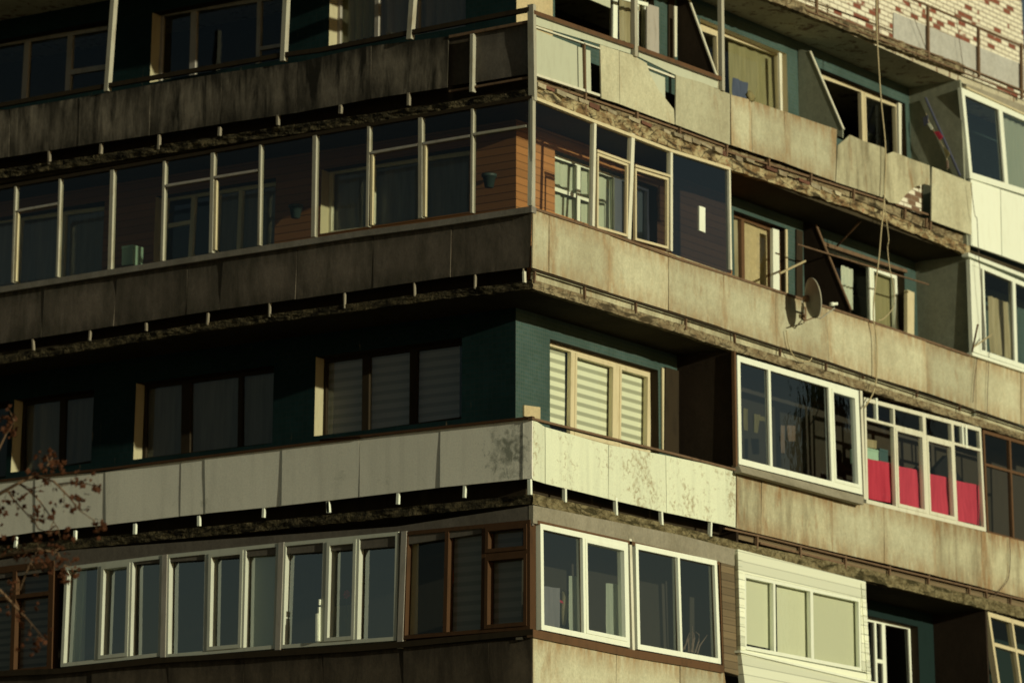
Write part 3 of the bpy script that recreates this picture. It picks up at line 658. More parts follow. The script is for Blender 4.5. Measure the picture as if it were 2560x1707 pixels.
MB().rail('R', T(9, 630, 645, 1310, 815), .05, .03, .03).build('rail', M['rust'], pp)
# --- bottom row
pp = empty('parapet', bld, label='dark cement balcony front of the bottom row on the shaded side')
s8 = [((-60, 1690), (-60, 1790)), ((7, 600, 1475), (7, 600, 1800)), ((7, 1100, 1425), (7, 1095, 1780)), ((7, 1592, 1385), (7, 1590, 1780)), ((7, 2112, 1365), (7, 2112, 1780)), ((8, 545, 1330), (8, 545, 1780)), ((8, 1108, 1295), (8, 1108, 1780)), ((8, 1385, 1278), (8, 1385, 1780))]
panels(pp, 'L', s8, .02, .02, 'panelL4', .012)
MB().rail('L', [(-60, 1678), (7, 390, 1470), (7, 1060, 1398), (7, 2352, 1320), (8, 480, 1300), (8, 1388, 1213)], -.03, .075, .1).build('sill', M['darkwood'], pp)
pp = empty('parapet', bld, label='sunlit cement balcony front of the bottom row by the corner')
s9 = [((1333, 1594), (1333, 1790)), ((8, 1510, 1290), (8, 1505, 1780)), ((8, 1935, 1385), (8, 1930, 1780)), ((8, 2352, 1445), (8, 2352, 1800)), ((9, 395, 1495), (9, 440, 1800))]
panels(pp, 'R', s9, .0, .02, 'panelR', .008)
MB().rail('R', T(8, 1392, 1215, 2050, 1350, 2352, 1400) + T(9, 392, 1452), -.04, .1, .1).build('sill', M['brownwood'], pp)

# ================================================================== inner windows, left facade
def winL(k, quad, label, mull, trans=None, mat='greywood', gl='glass', dep=.2, reveal='cream', fw=.06, mw=.07, sash=None):
    return window('L', quad, DL, M[mat], label, mull, trans, fw, mw, .06, dep, k, sash, gl, .13, reveal)
winL('L1', T(1, -300, 325, 720, 170, 700, 600, -330, 760), 'grey framed window at the far left of the top row', [.475, .75], {2: [.62]}, gl='glass_dim', mw=.1)
winL('L1', T(1, 1045, 85, 1880, -40, 1870, 420, 1030, 560), 'wide grey framed window between two posts on the top row', [(.27, .11), .78], {2: [.72]}, gl='glass_dim')
winL('L1', T(2, 115, -230, 965, -370, 955, 230, 108, 330), 'curtained window beside the corner on the top row', [.31, .62], gl='glass')
winL('L2', T(1, -200, 1455, 690, 1350, 680, 1950, -260, 2100), 'grey framed window deep in the glazed second row', [.38, .70], gl='glass', mat='offwhite')
winL('L2', T(1, 1075, 1285, 1815, 1190, 1800, 1650, 1040, 1850), 'balcony door and window deep in the glazed second row', [.26, (.47, .1), .68], {0: [.35]}, gl='glass', mat='offwhite')
winL('L2', T(2, 60, 1112, 985, 985, 985, 1420, 50, 1540), 'grey three part window beside orange boards', [(.3, .12), (.66, .12)], gl='glass', mat='offwhite')
winL('L3', T(4, -300, 1240, 70, 1195, 60, 1690, -320, 1760), 'dark window at the left edge of the third row', [.5], mat='darkwood', gl='glass_dim')
winL('L3', T(4, 140, 1182, 625, 1122, 615, 1590, 130, 1680), 'dark two part window near the left of the third row', [(.56, .1)], mat='darkwood', gl='glass_dim')
winL('L3', T(4, 935, 1075, 1800, 965, 1790, 1480, 930, 1580), 'dark framed window with grey blinds on the third row', [(.33, .16), .74], mat='darkwood', gl='glass_dim')
winL('L3', T(5, 20, 905, 935, 785, 930, 1310, 15, 1440), 'dark framed window with striped blinds by the teal corner', [(.31, .12), (.65, .12)], mat='darkwood', gl='glass')
ops = {k: v for k, v in openings.items()}
wall('L', 'L1', DR, 13, Z1+.15, Z0+.02, DL, M['teal_shaded'], 'dark teal tiled wall of the shaded top balcony')
wall('L', 'L2', DR, 13, Z2+.13, Z1+.02, DL, M['orange_shaded'], 'orange board wall inside the glazed balcony')
wall('L', 'L3', DR, 13, Z3+.14, Z2+.02, DL, M['teal_shaded'], 'dark teal tiled wall of the open shaded balcony')
wall('L', 'L4', DR, 13, 7.8, Z3+.02, DL, M['room'])

# ================================================================== inner windows, right facade
def winR(k, quad, label, mull, trans=None, mat='cream', gl='glass', dep=.14, reveal='darkwood', fw=.06, mw=.07, sash=None, ext=.15, skip=()):
    return window('R', quad, DR, M[mat], label, mull, trans, fw, mw, .06, dep, k, sash, gl, ext, reveal, skip=skip)
winR('R1', T(10, 120, -420, 1050, -180, 1045, 560, 118, 260), 'white framed window standing open beside the cream wall', [(.66, .12), (.9, .05)], mat='white', skip=(0,))
winR('R1', T(3, 215, 150, 752, 345, 766, 800, 226, 640), 'beige window with a white sash on the top row', [(.27, .12)], mat='cream', sash=[0], reveal='cream')
winR('R1', T(3, 1000, 480, 1530, 665, 1542, 1080, 1012, 900), 'beige window with a white tilted sash under the peeling ceiling', [(.55, .09)], mat='cream', sash=[1], skip=(0,))
winR('R2', T(12, 255, 575, 850, 775, 850, 1270, 250, 1070), 'pale curtained window behind the corner glazing', [(.34, .09), (.52, .05), (.86, .2)], {0: [.55], 1: [.55]}, mat='white')
winR('R2', T(12, 870, 790, 1015, 850, 1015, 1330, 870, 1270), 'curtained balcony door behind the corner glazing', [], mat='greywood')
winR('R2', T(6, 425, -60, 760, 70, 766, 550, 430, 420), 'brown window with a cream blind beside the dark glazing', [(.26, .09), (.84, .14)], mat='brownwood', ext=.1)
winR('R2', T(6, 960, 135, 1525, 350, 1536, 790, 971, 630), 'white framed window behind the satellite dish', [(.68, .075)], mat='white', sash=[1])
winR('R3', T(5, 1490, 790, 2165, 985, 2158, 1560, 1484, 1390), 'cream window with striped blinds beside teal tiles', [(.235, .1), (.66, .13)], mat='cream', sash=[1, 2], ext=.16)
winR('R4', T(16, -200, 790, 550, 935, 585, 1760, -190, 1640), 'white framed window in the dark recess at the bottom right', [(.48, .06), (.60, .11)], {1: [.55]}, mat='white', ext=.05)
xg = P('R', (3, 435, 1300), DR).x
wall('R', 'R1', DL, P('R', (10, 118, 100), DR).x+.02, Z1+.15, Z0+.02, DR, M['creamwall'], 'cream painted wall at the inner corner')
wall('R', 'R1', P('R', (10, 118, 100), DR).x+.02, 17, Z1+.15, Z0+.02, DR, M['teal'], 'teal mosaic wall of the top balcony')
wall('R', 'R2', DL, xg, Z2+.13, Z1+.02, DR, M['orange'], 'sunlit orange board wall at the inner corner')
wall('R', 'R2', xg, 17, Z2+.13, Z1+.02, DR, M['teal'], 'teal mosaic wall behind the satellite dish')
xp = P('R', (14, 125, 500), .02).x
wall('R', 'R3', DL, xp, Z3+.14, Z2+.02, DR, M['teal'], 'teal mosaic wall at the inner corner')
wall('R', 'R3', xp, 17, Z3+.14, Z2+.02, DR, M['room'])
xp = P('R', (9, 1320, 1200), .02).x
wall('R', 'R4', DL, xp, 7.8, Z3+.02, DR, M['room'])
wall('R', 'R4', xp, 17, 7.8, Z3+.02, DR, M['recess_shade'])
k_ = MB(); k_.box((.3, .3, Z3+.14), (.32, 12.5, Z3+.62)); k_.box((.32, .3, Z3+.14), (5.3, .32, Z3+.62)); k_.build('gap_shade_board', M['darkwood'], bld)  # dark boards added behind the parapets so the gaps look black with shade
MB().box((.32, .34, Z1+.15), (10.4, .36, Z1+.95)).build('gap_shade_board', M['darkwood'], bld)  # another added dark board, shading the gaps of the top right front
for z_ in (Z1+.15, Z2+.13): MB().box((.3, .3, z_), (.32, 12.5, z_+.5)).build('gap_shade_board', M['darkwood'], bld)  # added dark boards for the upper left gaps, in place of shade
MB().q('R', T(5, 2258, 960, 2345, 985, 2345, 1540, 2252, 1515), DR-.04, .03).build('cover_board', M['darkwood'], bld)  # dark board added to black out the teal strip by the partition
wall('R', 'R0', DL, 17, Z0+.18, 21.6, DR, M['brick'], 'white brick wall with missing red brick faces')
wall('L', 'L0', DR, 13, Z0+.18, 21.6, DL, M['brick'])
MB().q('R', T(5, 1335, 1208, 1440, 1222, 1440, 1300, 1335, 1280), DR-.03, .025).build('wall_patch', M['creamwall'], bld)
for q in (T(6, 712, 55, 752, 68, 756, 470, 714, 450),): MB().q('R', q, DR-.06, .05).build('window_board', M['white'], bld)
MB().q('R', T(6, 1590, 455, 1636, 475, 1634, 760, 1590, 745), DR-.1, .06).build('door_post', M['cream'], bld)
MB().q('R', T(6, 796, 60, 808, 64, 810, 480, 800, 475), DR-.03, .02).build('wall_trim', M['cream'], bld)
MB().q('R', T(5, 2236, 965, 2250, 970, 2246, 1500, 2238, 1496), DR-.03, .02).build('wall_trim', M['cream'], bld)
MB().q('R', T(6, 1040, 140, 1590, 325, 1590, 345, 1040, 165), DR-.04, .03).build('lintel', M['rust'], bld)
MB().q('R', T(3, 1532, 672, 1552, 680, 1552, 1020, 1538, 1010), DR-.05, .04).build('wall_trim', M['offwhite'], bld)
MB().q('R', T(3, 752, 345, 770, 352, 776, 735, 762, 728), DR-.04, .03).build('wall_trim', M['offwhite'], bld)
MB().q('R', T(10, 690, 0, 690, 82, 470, -10, 470, -80), DR-.02, .03).build('window_board', M['pale'], bld)
MB().q('R', T(10, 780, -40, 1060, 30, 1060, 66, 780, -8), DR-.06, .03).build('window_board', M['white'], bld)
MB().q('R', T(10, 1318, 60, 1345, 68, 1342, 560, 1322, 560), DR-.05, .04).build('wall_trim', M['offwhite'], bld)

MB().q('R', T(10, 1050, 40, 1165, 75, 1168, 600, 1050, 560), DR-.03, .025).build('cover_board', M['greywood'], bld)
MB().q('R', T(6, 866, 60, 907, 75, 907, 520, 866, 505), DR-.03, .025).build('cover_board', M['darkwood'], bld)  # dark board added over the teal wall, standing in for missing shade
MB().q('R', T(10, 1262, -40, 1318, -20, 1318, 640, 1262, 620), DR-.03, .025).build('cover_board', M['darkwood'], bld)  # dark board added over a strip of the teal wall
# ================================================================== partitions between flats (planes across the balcony)
def part_x(name, ref, qs, mat, label=None, trim=None, th=.03, edge=None):
    x = P('R', ref[0], ref[1]).x; pts = [PX(q, x) for q in qs]
    o = MB().prism(pts, Vector((th, 0, 0))).build(name, M[mat], bld, label=label)
    if edge:
        a, b = PX(edge[0], x), PX(edge[1], x)
        MB().prism([a+Vector((-.01, 0, 0)), a+Vector((.04, 0, 0)), b+Vector((.04, 0, 0)), b+Vector((-.01, 0, 0))], Vector((0, -.02, 0))).build('edge_trim', M[trim], o)
    return x
part_x('partition', ((10, 1345, 300), DR), T(10, 1347, -160, 1395, -160, 1450, 0, 1722, 745, 1722, 800, 1347, 700), 'partition_dark', 'dark sloping partition behind the top balcony post', 'offwhite', edge=((10, 1395, -160), (10, 1722, 745)))
part_x('partition', ((3, 875, 500), DR), T(3, 876, 320, 948, 335, 1166, 845, 1166, 900, 880, 800), 'partition', 'grey green sloping partition with a pale edge', 'offwhite', edge=((3, 948, 335), (3, 1166, 845)))
part_x('partition', ((20, 360, 500), DR), T(20, 362, 80, 512, 120, 968, 1225, 968, 1300, 366, 1100), 'partition_dark', 'brown sloping partition behind the satellite dish', 'rust', edge=((20, 512, 120), (20, 968, 1225)))
part_x('partition', ((13, 430, 800), DR), T(13, 432, 470, 620, 560, 855, 1215, 855, 1300, 432, 1150), 'partition_dark', 'brown sloping partition before the bay wall', 'rust', edge=((13, 640, 610), (13, 850, 1180)))
x_ = P('R', (3, 1945, 700), .02).x; MB().box((x_, .03, Z1+.15), (x_+.05, DR+.2, Z0+.02)).build('bay_side_wall', M['partition'], bld, label='grey green side wall of the white bay on the top row')
x_ = P('R', (13, 880, 700), .02).x; MB().box((x_, .03, Z2+.13), (x_+.05, DR+.2, Z1+.02)).build('bay_side_wall', M['partition'], bld, label='grey side wall of the white bay on the second row')
x_ = P('R', (14, 125, 500), .02).x; MB().box((x_, .03, Z3+.14), (x_+.05, DR+.2, Z2+.02)).build('partition', M['partition_dark'], bld, label='dark brown partition beside the white bay of the third row')
x_ = P('R', (9, 1320, 1200), .02).x; MB().box((x_-.05, .05, 7.8), (x_, DR+.2, Z3+.02)).build('bay_side_wall', M['partition_dark'], bld)
x_ = P('R', (16, 1390, 1000), .05).x; MB().box((x_, .06, 7.8), (x_+.05, DR+.2, Z3+.02)).build('partition', M['partition_dark'], bld, label='dark partition at the bottom right edge')
x_ = P('R', (3, 432, 1300), .03).x

# ================================================================== outer glazing
# second row, left: bare posts with large panes
gz = empty('balcony_glazing', bld, label='tall bare glazing of the second row on the shaded side')
posts = [((38, 462), (30, 706), .05), ((149, 443), (141.5, 692), .05), ((280, 420), (273, 675), .09), ((410, 398), (403.5, 652), .06), ((531, 380), (526, 632), .085), ((650, 362), (646, 613), .05),
         ((786, 338), (782, 592), .09), ((921, 315), (917, 567), .06), ((1050, 290), (1050, 545), .09), ((1180, 268), (1178, 532), .05), ((1328.5, 242), (1327.5, 516), .06)]
pp2 = [((-90, 485), (-102, 728), .05)]+posts
for a, b, w_ in pp2: MB().post('L', a, b, w_*.72, .0, .075).build('post', M['pole'], gz)
mb = MB()
for (a, b, w1), (c, d, w2) in zip(pp2, pp2[1:]): mb.poly([P('L', q, .04) for q in (a, c, d, b)])
mb.build('pane', M['glass_dim'], gz)
for i, tq in ((1, T(1, 115, 1368, 375, 1322)), (4, T(1, 1082, 1205, 1375, 1158)), (5, T(1, 1400, 1150, 1680, 1105)), (8, T(2, 330, 990, 635, 938)), (9, T(2, 672, 930, 975, 880))):
    MB().rail('L', tq, .0, .035, .05).build('transom', M['greywood'], gz)
MB().rail('L', T(2, 1005, 868, 1345, 815), .0, .035, .05).build('transom', M['pole'], gz)
for a, b in (((1, 112, 1385), (4, 97, 400)), ((1, 1408, 1180), (4, 1400, 195)), ((2, 338, 1010), (2, 333, 1470)), ((2, 684, 945), (2, 680, 1415))):
    MB().post('L', a, b, .04, .01, .05).build('sash_stile', M['cream'], gz)
MB().rail('L', [(-90, 480), (38, 458), (1329, 238)], .0, .05, .06).build('head_rail', M['darkwood'], gz)
# second row, right
gz = empty('balcony_glazing', bld, label='sunlit corner glazing of the second row')
pR = [((1334.5, 243), (1332, 514), .055), ((2, 1800, 785), (2, 1787, 1478), .06), ((2, 2048, 875), (2, 2022, 1562), .085), ((2, 2298, 975), (2, 2298, 1640), .06), ((3, 430, 1095), (6, 440, 325), .045)]
for a, b, w_ in pR: MB().post('R', a, b, w_, .0, .07).build('post', M['offwhite'], gz)
mb = MB()
for (a, b, w1), (c, d, w2) in list(zip(pR, pR[1:]))[:3]: mb.poly([P('R', q, .035) for q in (a, c, d, b)])
mb.build('pane', M['glass'], gz)
mb = MB(); mb.poly([P('R', q, .035) for q in (pR[3][0], pR[4][0], (6, 440, 352), (2, 2298, 1690))]); mb.build('pane', M['glass_blue'], gz, label='large dark blue pane')
for tq, m_ in ((T(12, 606, 545, 865, 640), 'cream'), (T(12, 906, 662, 1180, 745), 'cream')): MB().rail('R', tq, .0, .035, .05).build('transom', M[m_], gz)
MB().rail('R', [(1335, 240), (2, 1800, 785), (2, 2300, 975), (3, 430, 1092)], -.01, .045, .07).build('head_rail', M['cream'], gz)
for q in (T(12, 608, 572, 850, 660, 845, 1230, 605, 1160), T(12, 905, 690, 1165, 770, 1165, 1325, 905, 1255)):
    mb = MB(); C = [P('R', x, .005) for x in q]; frame_grid(mb, C, NRM['R'], [], None, .035, .03, .04); mb.build('sash', M['cream'], gz)
# bays on the right
M_ = M['white']
window('R', [(3, 1942, 572), (3, 2700, 905), (3, 2720, 1385), (3, 2000, 1165)], -.02, M_, 'white plastic glazing of the top right bay', [(.325, .13)], None, .1, .1, .07, gl='glass_sky', sash=None)
MB().q('R', [(3, 2004, 1172), (3, 2196, 1235), (6, 2205, 232), (6, 2007, 165)], .0, .05).build('bay_panel', M['white'], bld)
MB().q('R', [(3, 2200, 1237), (3, 2720, 1405), (6, 2720, 420), (6, 2209, 234)], .0, .05).build('bay_panel', M['white'], bld)
MB().rail('R', T(3, 1975, 565, 2352, 738, 2700, 890), -.05, .03, .1).build('bay_cornice', M['cream'], bld)
window('R', T(13, 880, 345, 1640, 665, 1660, 1500, 912, 1250), -.02, M_, 'white plastic glazing of the bay on the second row', [(.165, .06), (.56, .1)], None, .075, .08, .07, gl='glass', skip=(0,))
MB().q('R', T(13, 905, 380, 985, 405, 1000, 1250, 925, 1240), -.01, .03).build('bay_panel', M['white'], bld)
MB().rail('R', T(13, 865, 280, 1411, 490, 1700, 600), -.05, .06, .12).build('bay_cornice', M['white'], bld)
MB().rail('R', T(13, 905, 1255, 1411, 1420, 1700, 1515), -.06, .05, .1).build('bay_sill', M['white'], bld)
# third row
window('R', T(14, 150, 130, 1205, 440, 1242, 1345, 165, 1078), -.03, M_, 'white plastic glazing with three panes reflecting the sky', [(.255, .065), (.755, .085)], None, .085, .07, .07, gl='glass_sky', sash=[2])
MB().post('R', (14, 132, 95), (14, 148, 1130), .05, -.02, .05).build('post', M['brownwood'], bld)
mb = MB(); a = [P('R', q, -.04) for q in T(14, 160, 1085, 1250, 1362)]; b = [P('R', q, -.16) for q in T(14, 190, 1150, 1252, 1432)]
mb.prism([a[0], a[1], b[1], b[0]], Vector((0, .12, 0))); mb.build('sill_flashing', M['fascia'], bld, label='projecting grey metal sill under the white glazing')
MB().post('R', (14, 1230, 440), (14, 1265, 1385), .07, -.02, .06).build('post', M['offwhite'], bld)
gq = T(15, 40, -30, 1185, 272, 1238, 1288, 64, 1008)
wo, C15 = window('R', gq, .0, M['offwhite'], 'old pale wooden glazing with a red cloth behind it', [(.245, .05), (.5, .1), (.745, .08)], {0: [.2], 1: [.2], 2: [.22], 3: [.22]}, .06, .05, .06, gl='glass', sash=[(1, 1), (2, 1)])
for a, b in (((15, 165, -20), (15, 172, 205)), ((15, 1005, 235), (15, 1015, 440)), ((15, 1042, 245), (15, 1050, 470))): MB().post('R', a, b, .05, -.01, .05).build('glazing_bar', M['white'], wo)
window('R', T(15, 1205, 290, 1760, 450, 1790, 1450, 1250, 1310), .03, M['brownwood'], 'dark brown glazing at the right edge of the third row', [(.47, .05)], {0: [.33], 1: [.33]}, .05, .05, .06, gl='glass_dim')
# bottom row, left
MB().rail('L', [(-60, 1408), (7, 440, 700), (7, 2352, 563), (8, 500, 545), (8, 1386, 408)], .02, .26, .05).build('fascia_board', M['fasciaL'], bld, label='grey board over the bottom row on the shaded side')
def winO(side, quad, label, mull, mat='white', **k): return window(side, quad, k.pop('off', .0), M[mat], label, mull, k.pop('trans', None), k.pop('fw', .05 if side == 'L' else .07), k.pop('mw', .07), k.pop('th', .14 if side == 'L' else .1), gdep=.8 if side == 'L' else .5, **k)
winO('L', T(7, 425, 808, 1062, 730, 1050, 1392, 395, 1462), 'white glazing with blue reflections at the left of the bottom row', [(.36, .07), (.685, .045)], 'shadewhite', gl='glass_sky', sash=[1])
winO('L', T(7, 1088, 728, 1822, 652, 1802, 1342, 1078, 1402), 'white glazing in the middle of the shaded bottom row', [(.365, .07), (.70, .045)], 'shadewhite', gl='glass_sky', sash=[1])
winO('L', [(7, 1850, 650), (8, 512, 578), (8, 498, 1288), (7, 1828, 1342)], 'white glazing with an open sash beside brown wood', [(.37, .07), (.655, .05)], 'shadewhite', gl='glass_sky', sash=[1])
winO('L', T(8, 555, 578, 1372, 500, 1372, 1215, 532, 1282), 'brown wooden glazing beside the corner', [(.34, .06), (.635, .06)], 'frameL', trans={2: [.29]}, gl='glass_dim', sash=[2])
winO('L', T(7, -350, 850, 352, 765, 335, 1495, -380, 1570), 'brown wooden glazing with slatted blinds at the lower left', [(.64, .07)], 'frameL', trans={0: [.29], 1: [.29]}, gl='glass_dim', fw=.09)
for a, b in (((8, 548, 575), (8, 520, 1340)), ((7, 1836, 648), (7, 1812, 1350)), ((7, 1075, 728), (7, 1062, 1400))): MB().post('L', a, b, .09, -.01, .08).build('post', M['greywood'], bld)
MB().q('L', T(8, 585, 600, 640, 595, 632, 1245, 575, 1252), .12, .02).build('window_board', M['cream'], bld)
# bottom row, right
MB().rail('R', [(1333, 1262), (8, 2352, 600), (9, 472, 695)], -.01, .235, .07).build('fascia_board', M['fascia'], bld, label='grey board over the bottom row on the sunny side')
MB().post('R', (8, 1402, 500), (8, 1405, 1218), .06, .04, .06).build('post', M['darkwood'], bld)
winO('R', T(8, 1440, 525, 2012, 650, 2025, 1335, 1447, 1218), 'white sliding glazing nearest the corner on the sunny side', [(.485, .055)], gl='glass_sky', sash=[1], off=-.03)
winO('R', [(8, 2062, 655), (9, 346, 768), (9, 372, 1442), (8, 2076, 1345)], 'white two pane glazing beside the brown boards', [(.52, .055)], gl='glass_sky', off=-.03)
MB().rail('R', T(8, 1425, 505, 2352, 712)+T(9, 365, 775), -.02, .05, .06).build('head_rail', M['brownwood'], bld)
MB().post('R', (8, 2030, 625), (8, 2050, 1352), .06, -.02, .06).build('post', M['offwhite'], bld)
MB().post('R', (9, 362, 775), (9, 388, 1450), .03, -.01, .05).build('post', M['brownwood'], bld)
MB().q('R', T(9, 372, 770, 482, 800, 500, 1520, 395, 1490), .0, .06).build('board_wall', M['oldwood'], bld, label='weathered brown boards beside the white siding bay')
# white siding bay
bay = empty('siding_bay', bld, label='bay clad in white siding with closed pale blinds')
bq = [P('R', q, -.06) for q in T(9, 482, 692, 1318, 905, 1345, 1500, 500, 1345)]
wq = [P('R', q, -.06) for q in T(9, 528, 852, 1285, 1015, 1295, 1490, 532, 1345)]
mb = MB(); nY = Vector((0, .1, 0))
mb.prism([bq[0], bq[1], Vector((bq[1].x, -.06, wq[1].z)), wq[0]], nY)
mb.prism([bq[0], wq[0], wq[3], bq[3]], nY); mb.prism([wq[1], Vector((bq[1].x, -.06, wq[1].z)), bq[2], wq[2]], nY)
lo = [P('R', q, -.06) for q in T(9, 500, 1345, 1345, 1510)]; lb = [Vector((p.x+.1, -.12, p.z-.9)) for p in lo]
mb.prism([lo[0], lo[1], lb[1], lb[0]], nY); mb.build('siding', M['siding'], bay)
mb2 = {0: MB(), 1: MB()}
for k in range(15):                                   # ends of the siding boards
    for e_, (p, w_) in enumerate(((P('R', (9, 484+k*1.2, 720+k*42), -.075), .13), (P('R', (9, 1290+k*2.6, 915+k*42), -.075), .12))):
        mb2[e_].prism([p, p+Vector((w_, 0, 0)), p+Vector((w_, 0, -.085)), p+Vector((0, 0, -.085))], Vector((0, .013, 0)))
for e_ in (0, 1): mb2[e_].build('corner_boards', M['siding'], bay)
mb = MB(); C = wq; cells = frame_grid(mb, [c+Vector((0, .01, 0)) for c in C], NRM['R'], [(.25, .06), (.57, .08)], None, .05, .06, .06); fr = mb.build('window_frame', M['white'], bay)
pn = MB()
for (_, _, a, b, t0, t1) in cells: pn.poly([bil(C, s, t)+Vector((0, .045, 0)) for s, t in ((a, t0), (b, t0), (b, t1), (a, t1))])
pn.build('pane', M['glass'], fr)
MB().rail('R', T(9, 500, 1352, 1390, 1562), -.1, .03, .1).build('bay_sill', M['white'], bay)
# leaning old frame at the bottom right
winO('R', T(16, 1402, 782, 1960, 945, 2100, 2000, 1560, 1850), 'old brown frame leaning at the bottom right edge', [(.47, .06)], 'cream', trans={0: [.33], 1: [.33]}, gl='glass_dim', off=.03)

# ================================================================== top balcony railing over the brick
rl = empty('balcony_railing', bld, label='rusty open railing with grey sheets before the brick wall')
MB().rail('R', T(3, 930, -270, 1690, 15, 2352, 300, 2700, 450), -.02, .03, .03).build('rail', M['rust'], rl)
MB().rail('R', T(3, 930, 30, 1400, 215, 1750, 345, 2352, 590, 2700, 735), -.02, .025, .03).build('rail', M['rust'], rl)
MB().rail('R', T(3, 930, 62, 1400, 250, 2352, 625, 2700, 770), -.02, .02, .03).build('rail', M['rust'], rl)
for x, y0, y1, w_ in ((1398, -110, 262, .05), (1730, 35, 390, .045), (2060, 180, 505, .045), (2340, 288, 645, .05), (1000, -250, 90, .045)):
    MB().post('R', (3, x, y0), (3, x+4, y1), w_, -.03, .04).build('baluster', M['rust'], rl)
MB().q('R', T(3, 1500, 82, 2700, 570, 2700, 750, 1500, 262), .03, .015).build('sheet', M['greysheet'], rl)
# ================================================================== loose things
# curtains and blinds
hang('curtain', 'L', T(2, 110, -240, 365, -280, 360, 240, 105, 290), DL+.3, 'curtain_olive', 'thin pale curtain in the leftmost pane of the top row window by the corner', 'curtain', 5, .03)
hang('curtain', 'L', T(2, 395, -290, 960, -370, 955, 200, 395, 250), DL+.34, 'curtain_grey', 'plain grey curtain in the top row window by the corner', 'curtain', 7, .03)
hang('curtain', 'L', T(2, 62, 1115, 980, 990, 980, 1430, 55, 1540), DL+.32, 'curtain_grey', 'grey curtain behind the three part window beside orange boards', 'curtain', 9, .03)
hang('curtain', 'L', T(1, 1400, 1240, 1815, 1185, 1805, 1640, 1390, 1720), DL+.32, 'curtain_grey', 'dim grey curtain beside the glazed balcony door', 'curtain', 5, .03)
hang('curtain', 'L', T(1, -150, 1460, 690, 1360, 670, 1930, -180, 2080), DL+.34, 'curtain_grey', 'dim grey curtain at the far left of the glazed row', 'curtain', 8, .03)
for q, lb in ((T(5, 25, 905, 290, 870, 285, 1400, 20, 1440), 'grey striped blind left of three by the dark teal corner'), (T(5, 335, 865, 600, 830, 598, 1360, 330, 1395), 'grey striped blind in the middle of three by the dark teal corner'), (T(5, 645, 825, 915, 790, 910, 1315, 640, 1350), 'grey striped blind nearest the dark teal corner')):
    sheet('blind', 'L', q, DL+.29, 'blind_dark', lb, 'blind', group='striped blinds of the shaded window')
for q, lb in ((T(4, 935, 1075, 1240, 1040, 1235, 1540, 930, 1580), 'plain grey blind left of three in the dark third row'), (T(4, 1260, 1035, 1570, 1000, 1565, 1500, 1255, 1540), 'plain grey blind in the middle of three in the dark third row'), (T(4, 1585, 995, 1800, 970, 1790, 1480, 1580, 1505), 'narrow grey blind right of three in the dark third row')):
    sheet('blind', 'L', q, DL+.3, 'curtain_grey', lb, 'blind', group='plain blinds of the dark window')
hang('curtain', 'L', T(4, 140, 1185, 622, 1125, 612, 1580, 130, 1660), DL+.33, 'curtain_grey', 'dark grey curtain near the left of the third row', 'curtain', 6, .03)
for q, lb in ((T(5, 1440, 815, 1600, 860, 1600, 1350, 1440, 1300), 'sunlit striped blind left of three beside the teal tiles'), (T(5, 1670, 880, 1880, 940, 1880, 1430, 1670, 1370), 'sunlit striped blind in the middle of three panes'), (T(5, 1955, 965, 2140, 1010, 2140, 1490, 1955, 1440), 'sunlit striped blind right of three beside the dark recess')):
    sheet('blind', 'R', q, DR+.24, 'blind', lb, 'blind', group='striped blinds of the sunny window')
hang('curtain', 'R', T(12, 255, 600, 430, 650, 430, 1150, 255, 1080), DR+.22, 'curtain', 'pale curtain in the left pane behind the corner glazing', 'curtain', 3, .02)
hang('curtain', 'R', T(12, 480, 670, 840, 790, 840, 1280, 480, 1160), DR+.22, 'curtain', 'pale curtain in the right panes behind the corner glazing', 'curtain', 6, .02)
hang('curtain', 'R', T(12, 870, 800, 1000, 850, 1000, 1330, 870, 1270), DR+.22, 'curtain', 'pale curtain in the door behind the corner glazing', 'curtain', 3, .02)
sheet('board', 'R', T(12, 1098, 830, 1140, 845, 1140, 1110, 1098, 1095), DR-.08, 'orange', 'narrow salmon strip painted for a sunlit wall edge behind the corner glazing', 'board', .03)  # thin strip whose colour stands for a sunlit wall edge
sheet('board', 'R', T(3, 232, 1345, 270, 1358, 270, 1520, 232, 1505), .015, 'white', 'narrow white strip painted as a bright reflection on the dark blue pane', 'board', .015)  # white strip added for a bright reflection in the blue pane
sheet('blind', 'R', T(6, 520, 10, 690, 70, 695, 450, 520, 390), DR+.2, 'creamwall', 'cream blind in the brown window beside the blue pane', 'blind')
hang('curtain', 'R', T(6, 428, -30, 505, 0, 510, 400, 428, 360), DR+.21, 'curtain_beige', 'narrow beige curtain beside the blue pane', 'curtain', 3, .02)
hang('curtain', 'R', T(20, 850, 640, 1000, 700, 1000, 1230, 870, 1180), DR+.3, 'curtain', 'narrow white curtain behind the satellite dish window', 'curtain', 3, .03)
sheet('blind', 'R', T(20, 1250, 740, 1500, 810, 1540, 1480, 1270, 1400), DR+.24, 'curtain_olive', 'olive blind in the white sash right of the satellite dish', 'blind')
hang('curtain', 'R', T(3, 420, 230, 740, 340, 750, 740, 430, 640), DR+.25, 'curtain_olive', 'olive curtain in the beige top row window', 'curtain', 5, .02)
hang('curtain', 'R', T(10, 780, -150, 1030, -60, 1030, 480, 780, 390), DR+.24, 'curtain_beige', 'beige curtain in the white window of the top row', 'curtain', 5, .02)
hang('curtain', 'R', T(11, 1340, 500, 1900, 760, 1900, 1750, 1370, 1560), .12, 'curtain', 'pale translucent curtain filling the right pane of the top bay', 'curtain', 7, .02)
hang('curtain', 'R', T(13, 1060, 700, 1250, 770, 1290, 1330, 1085, 1260), .25, 'curtain_beige', 'beige gathered drapes in the bay of the second row', 'curtain', 4, .03)
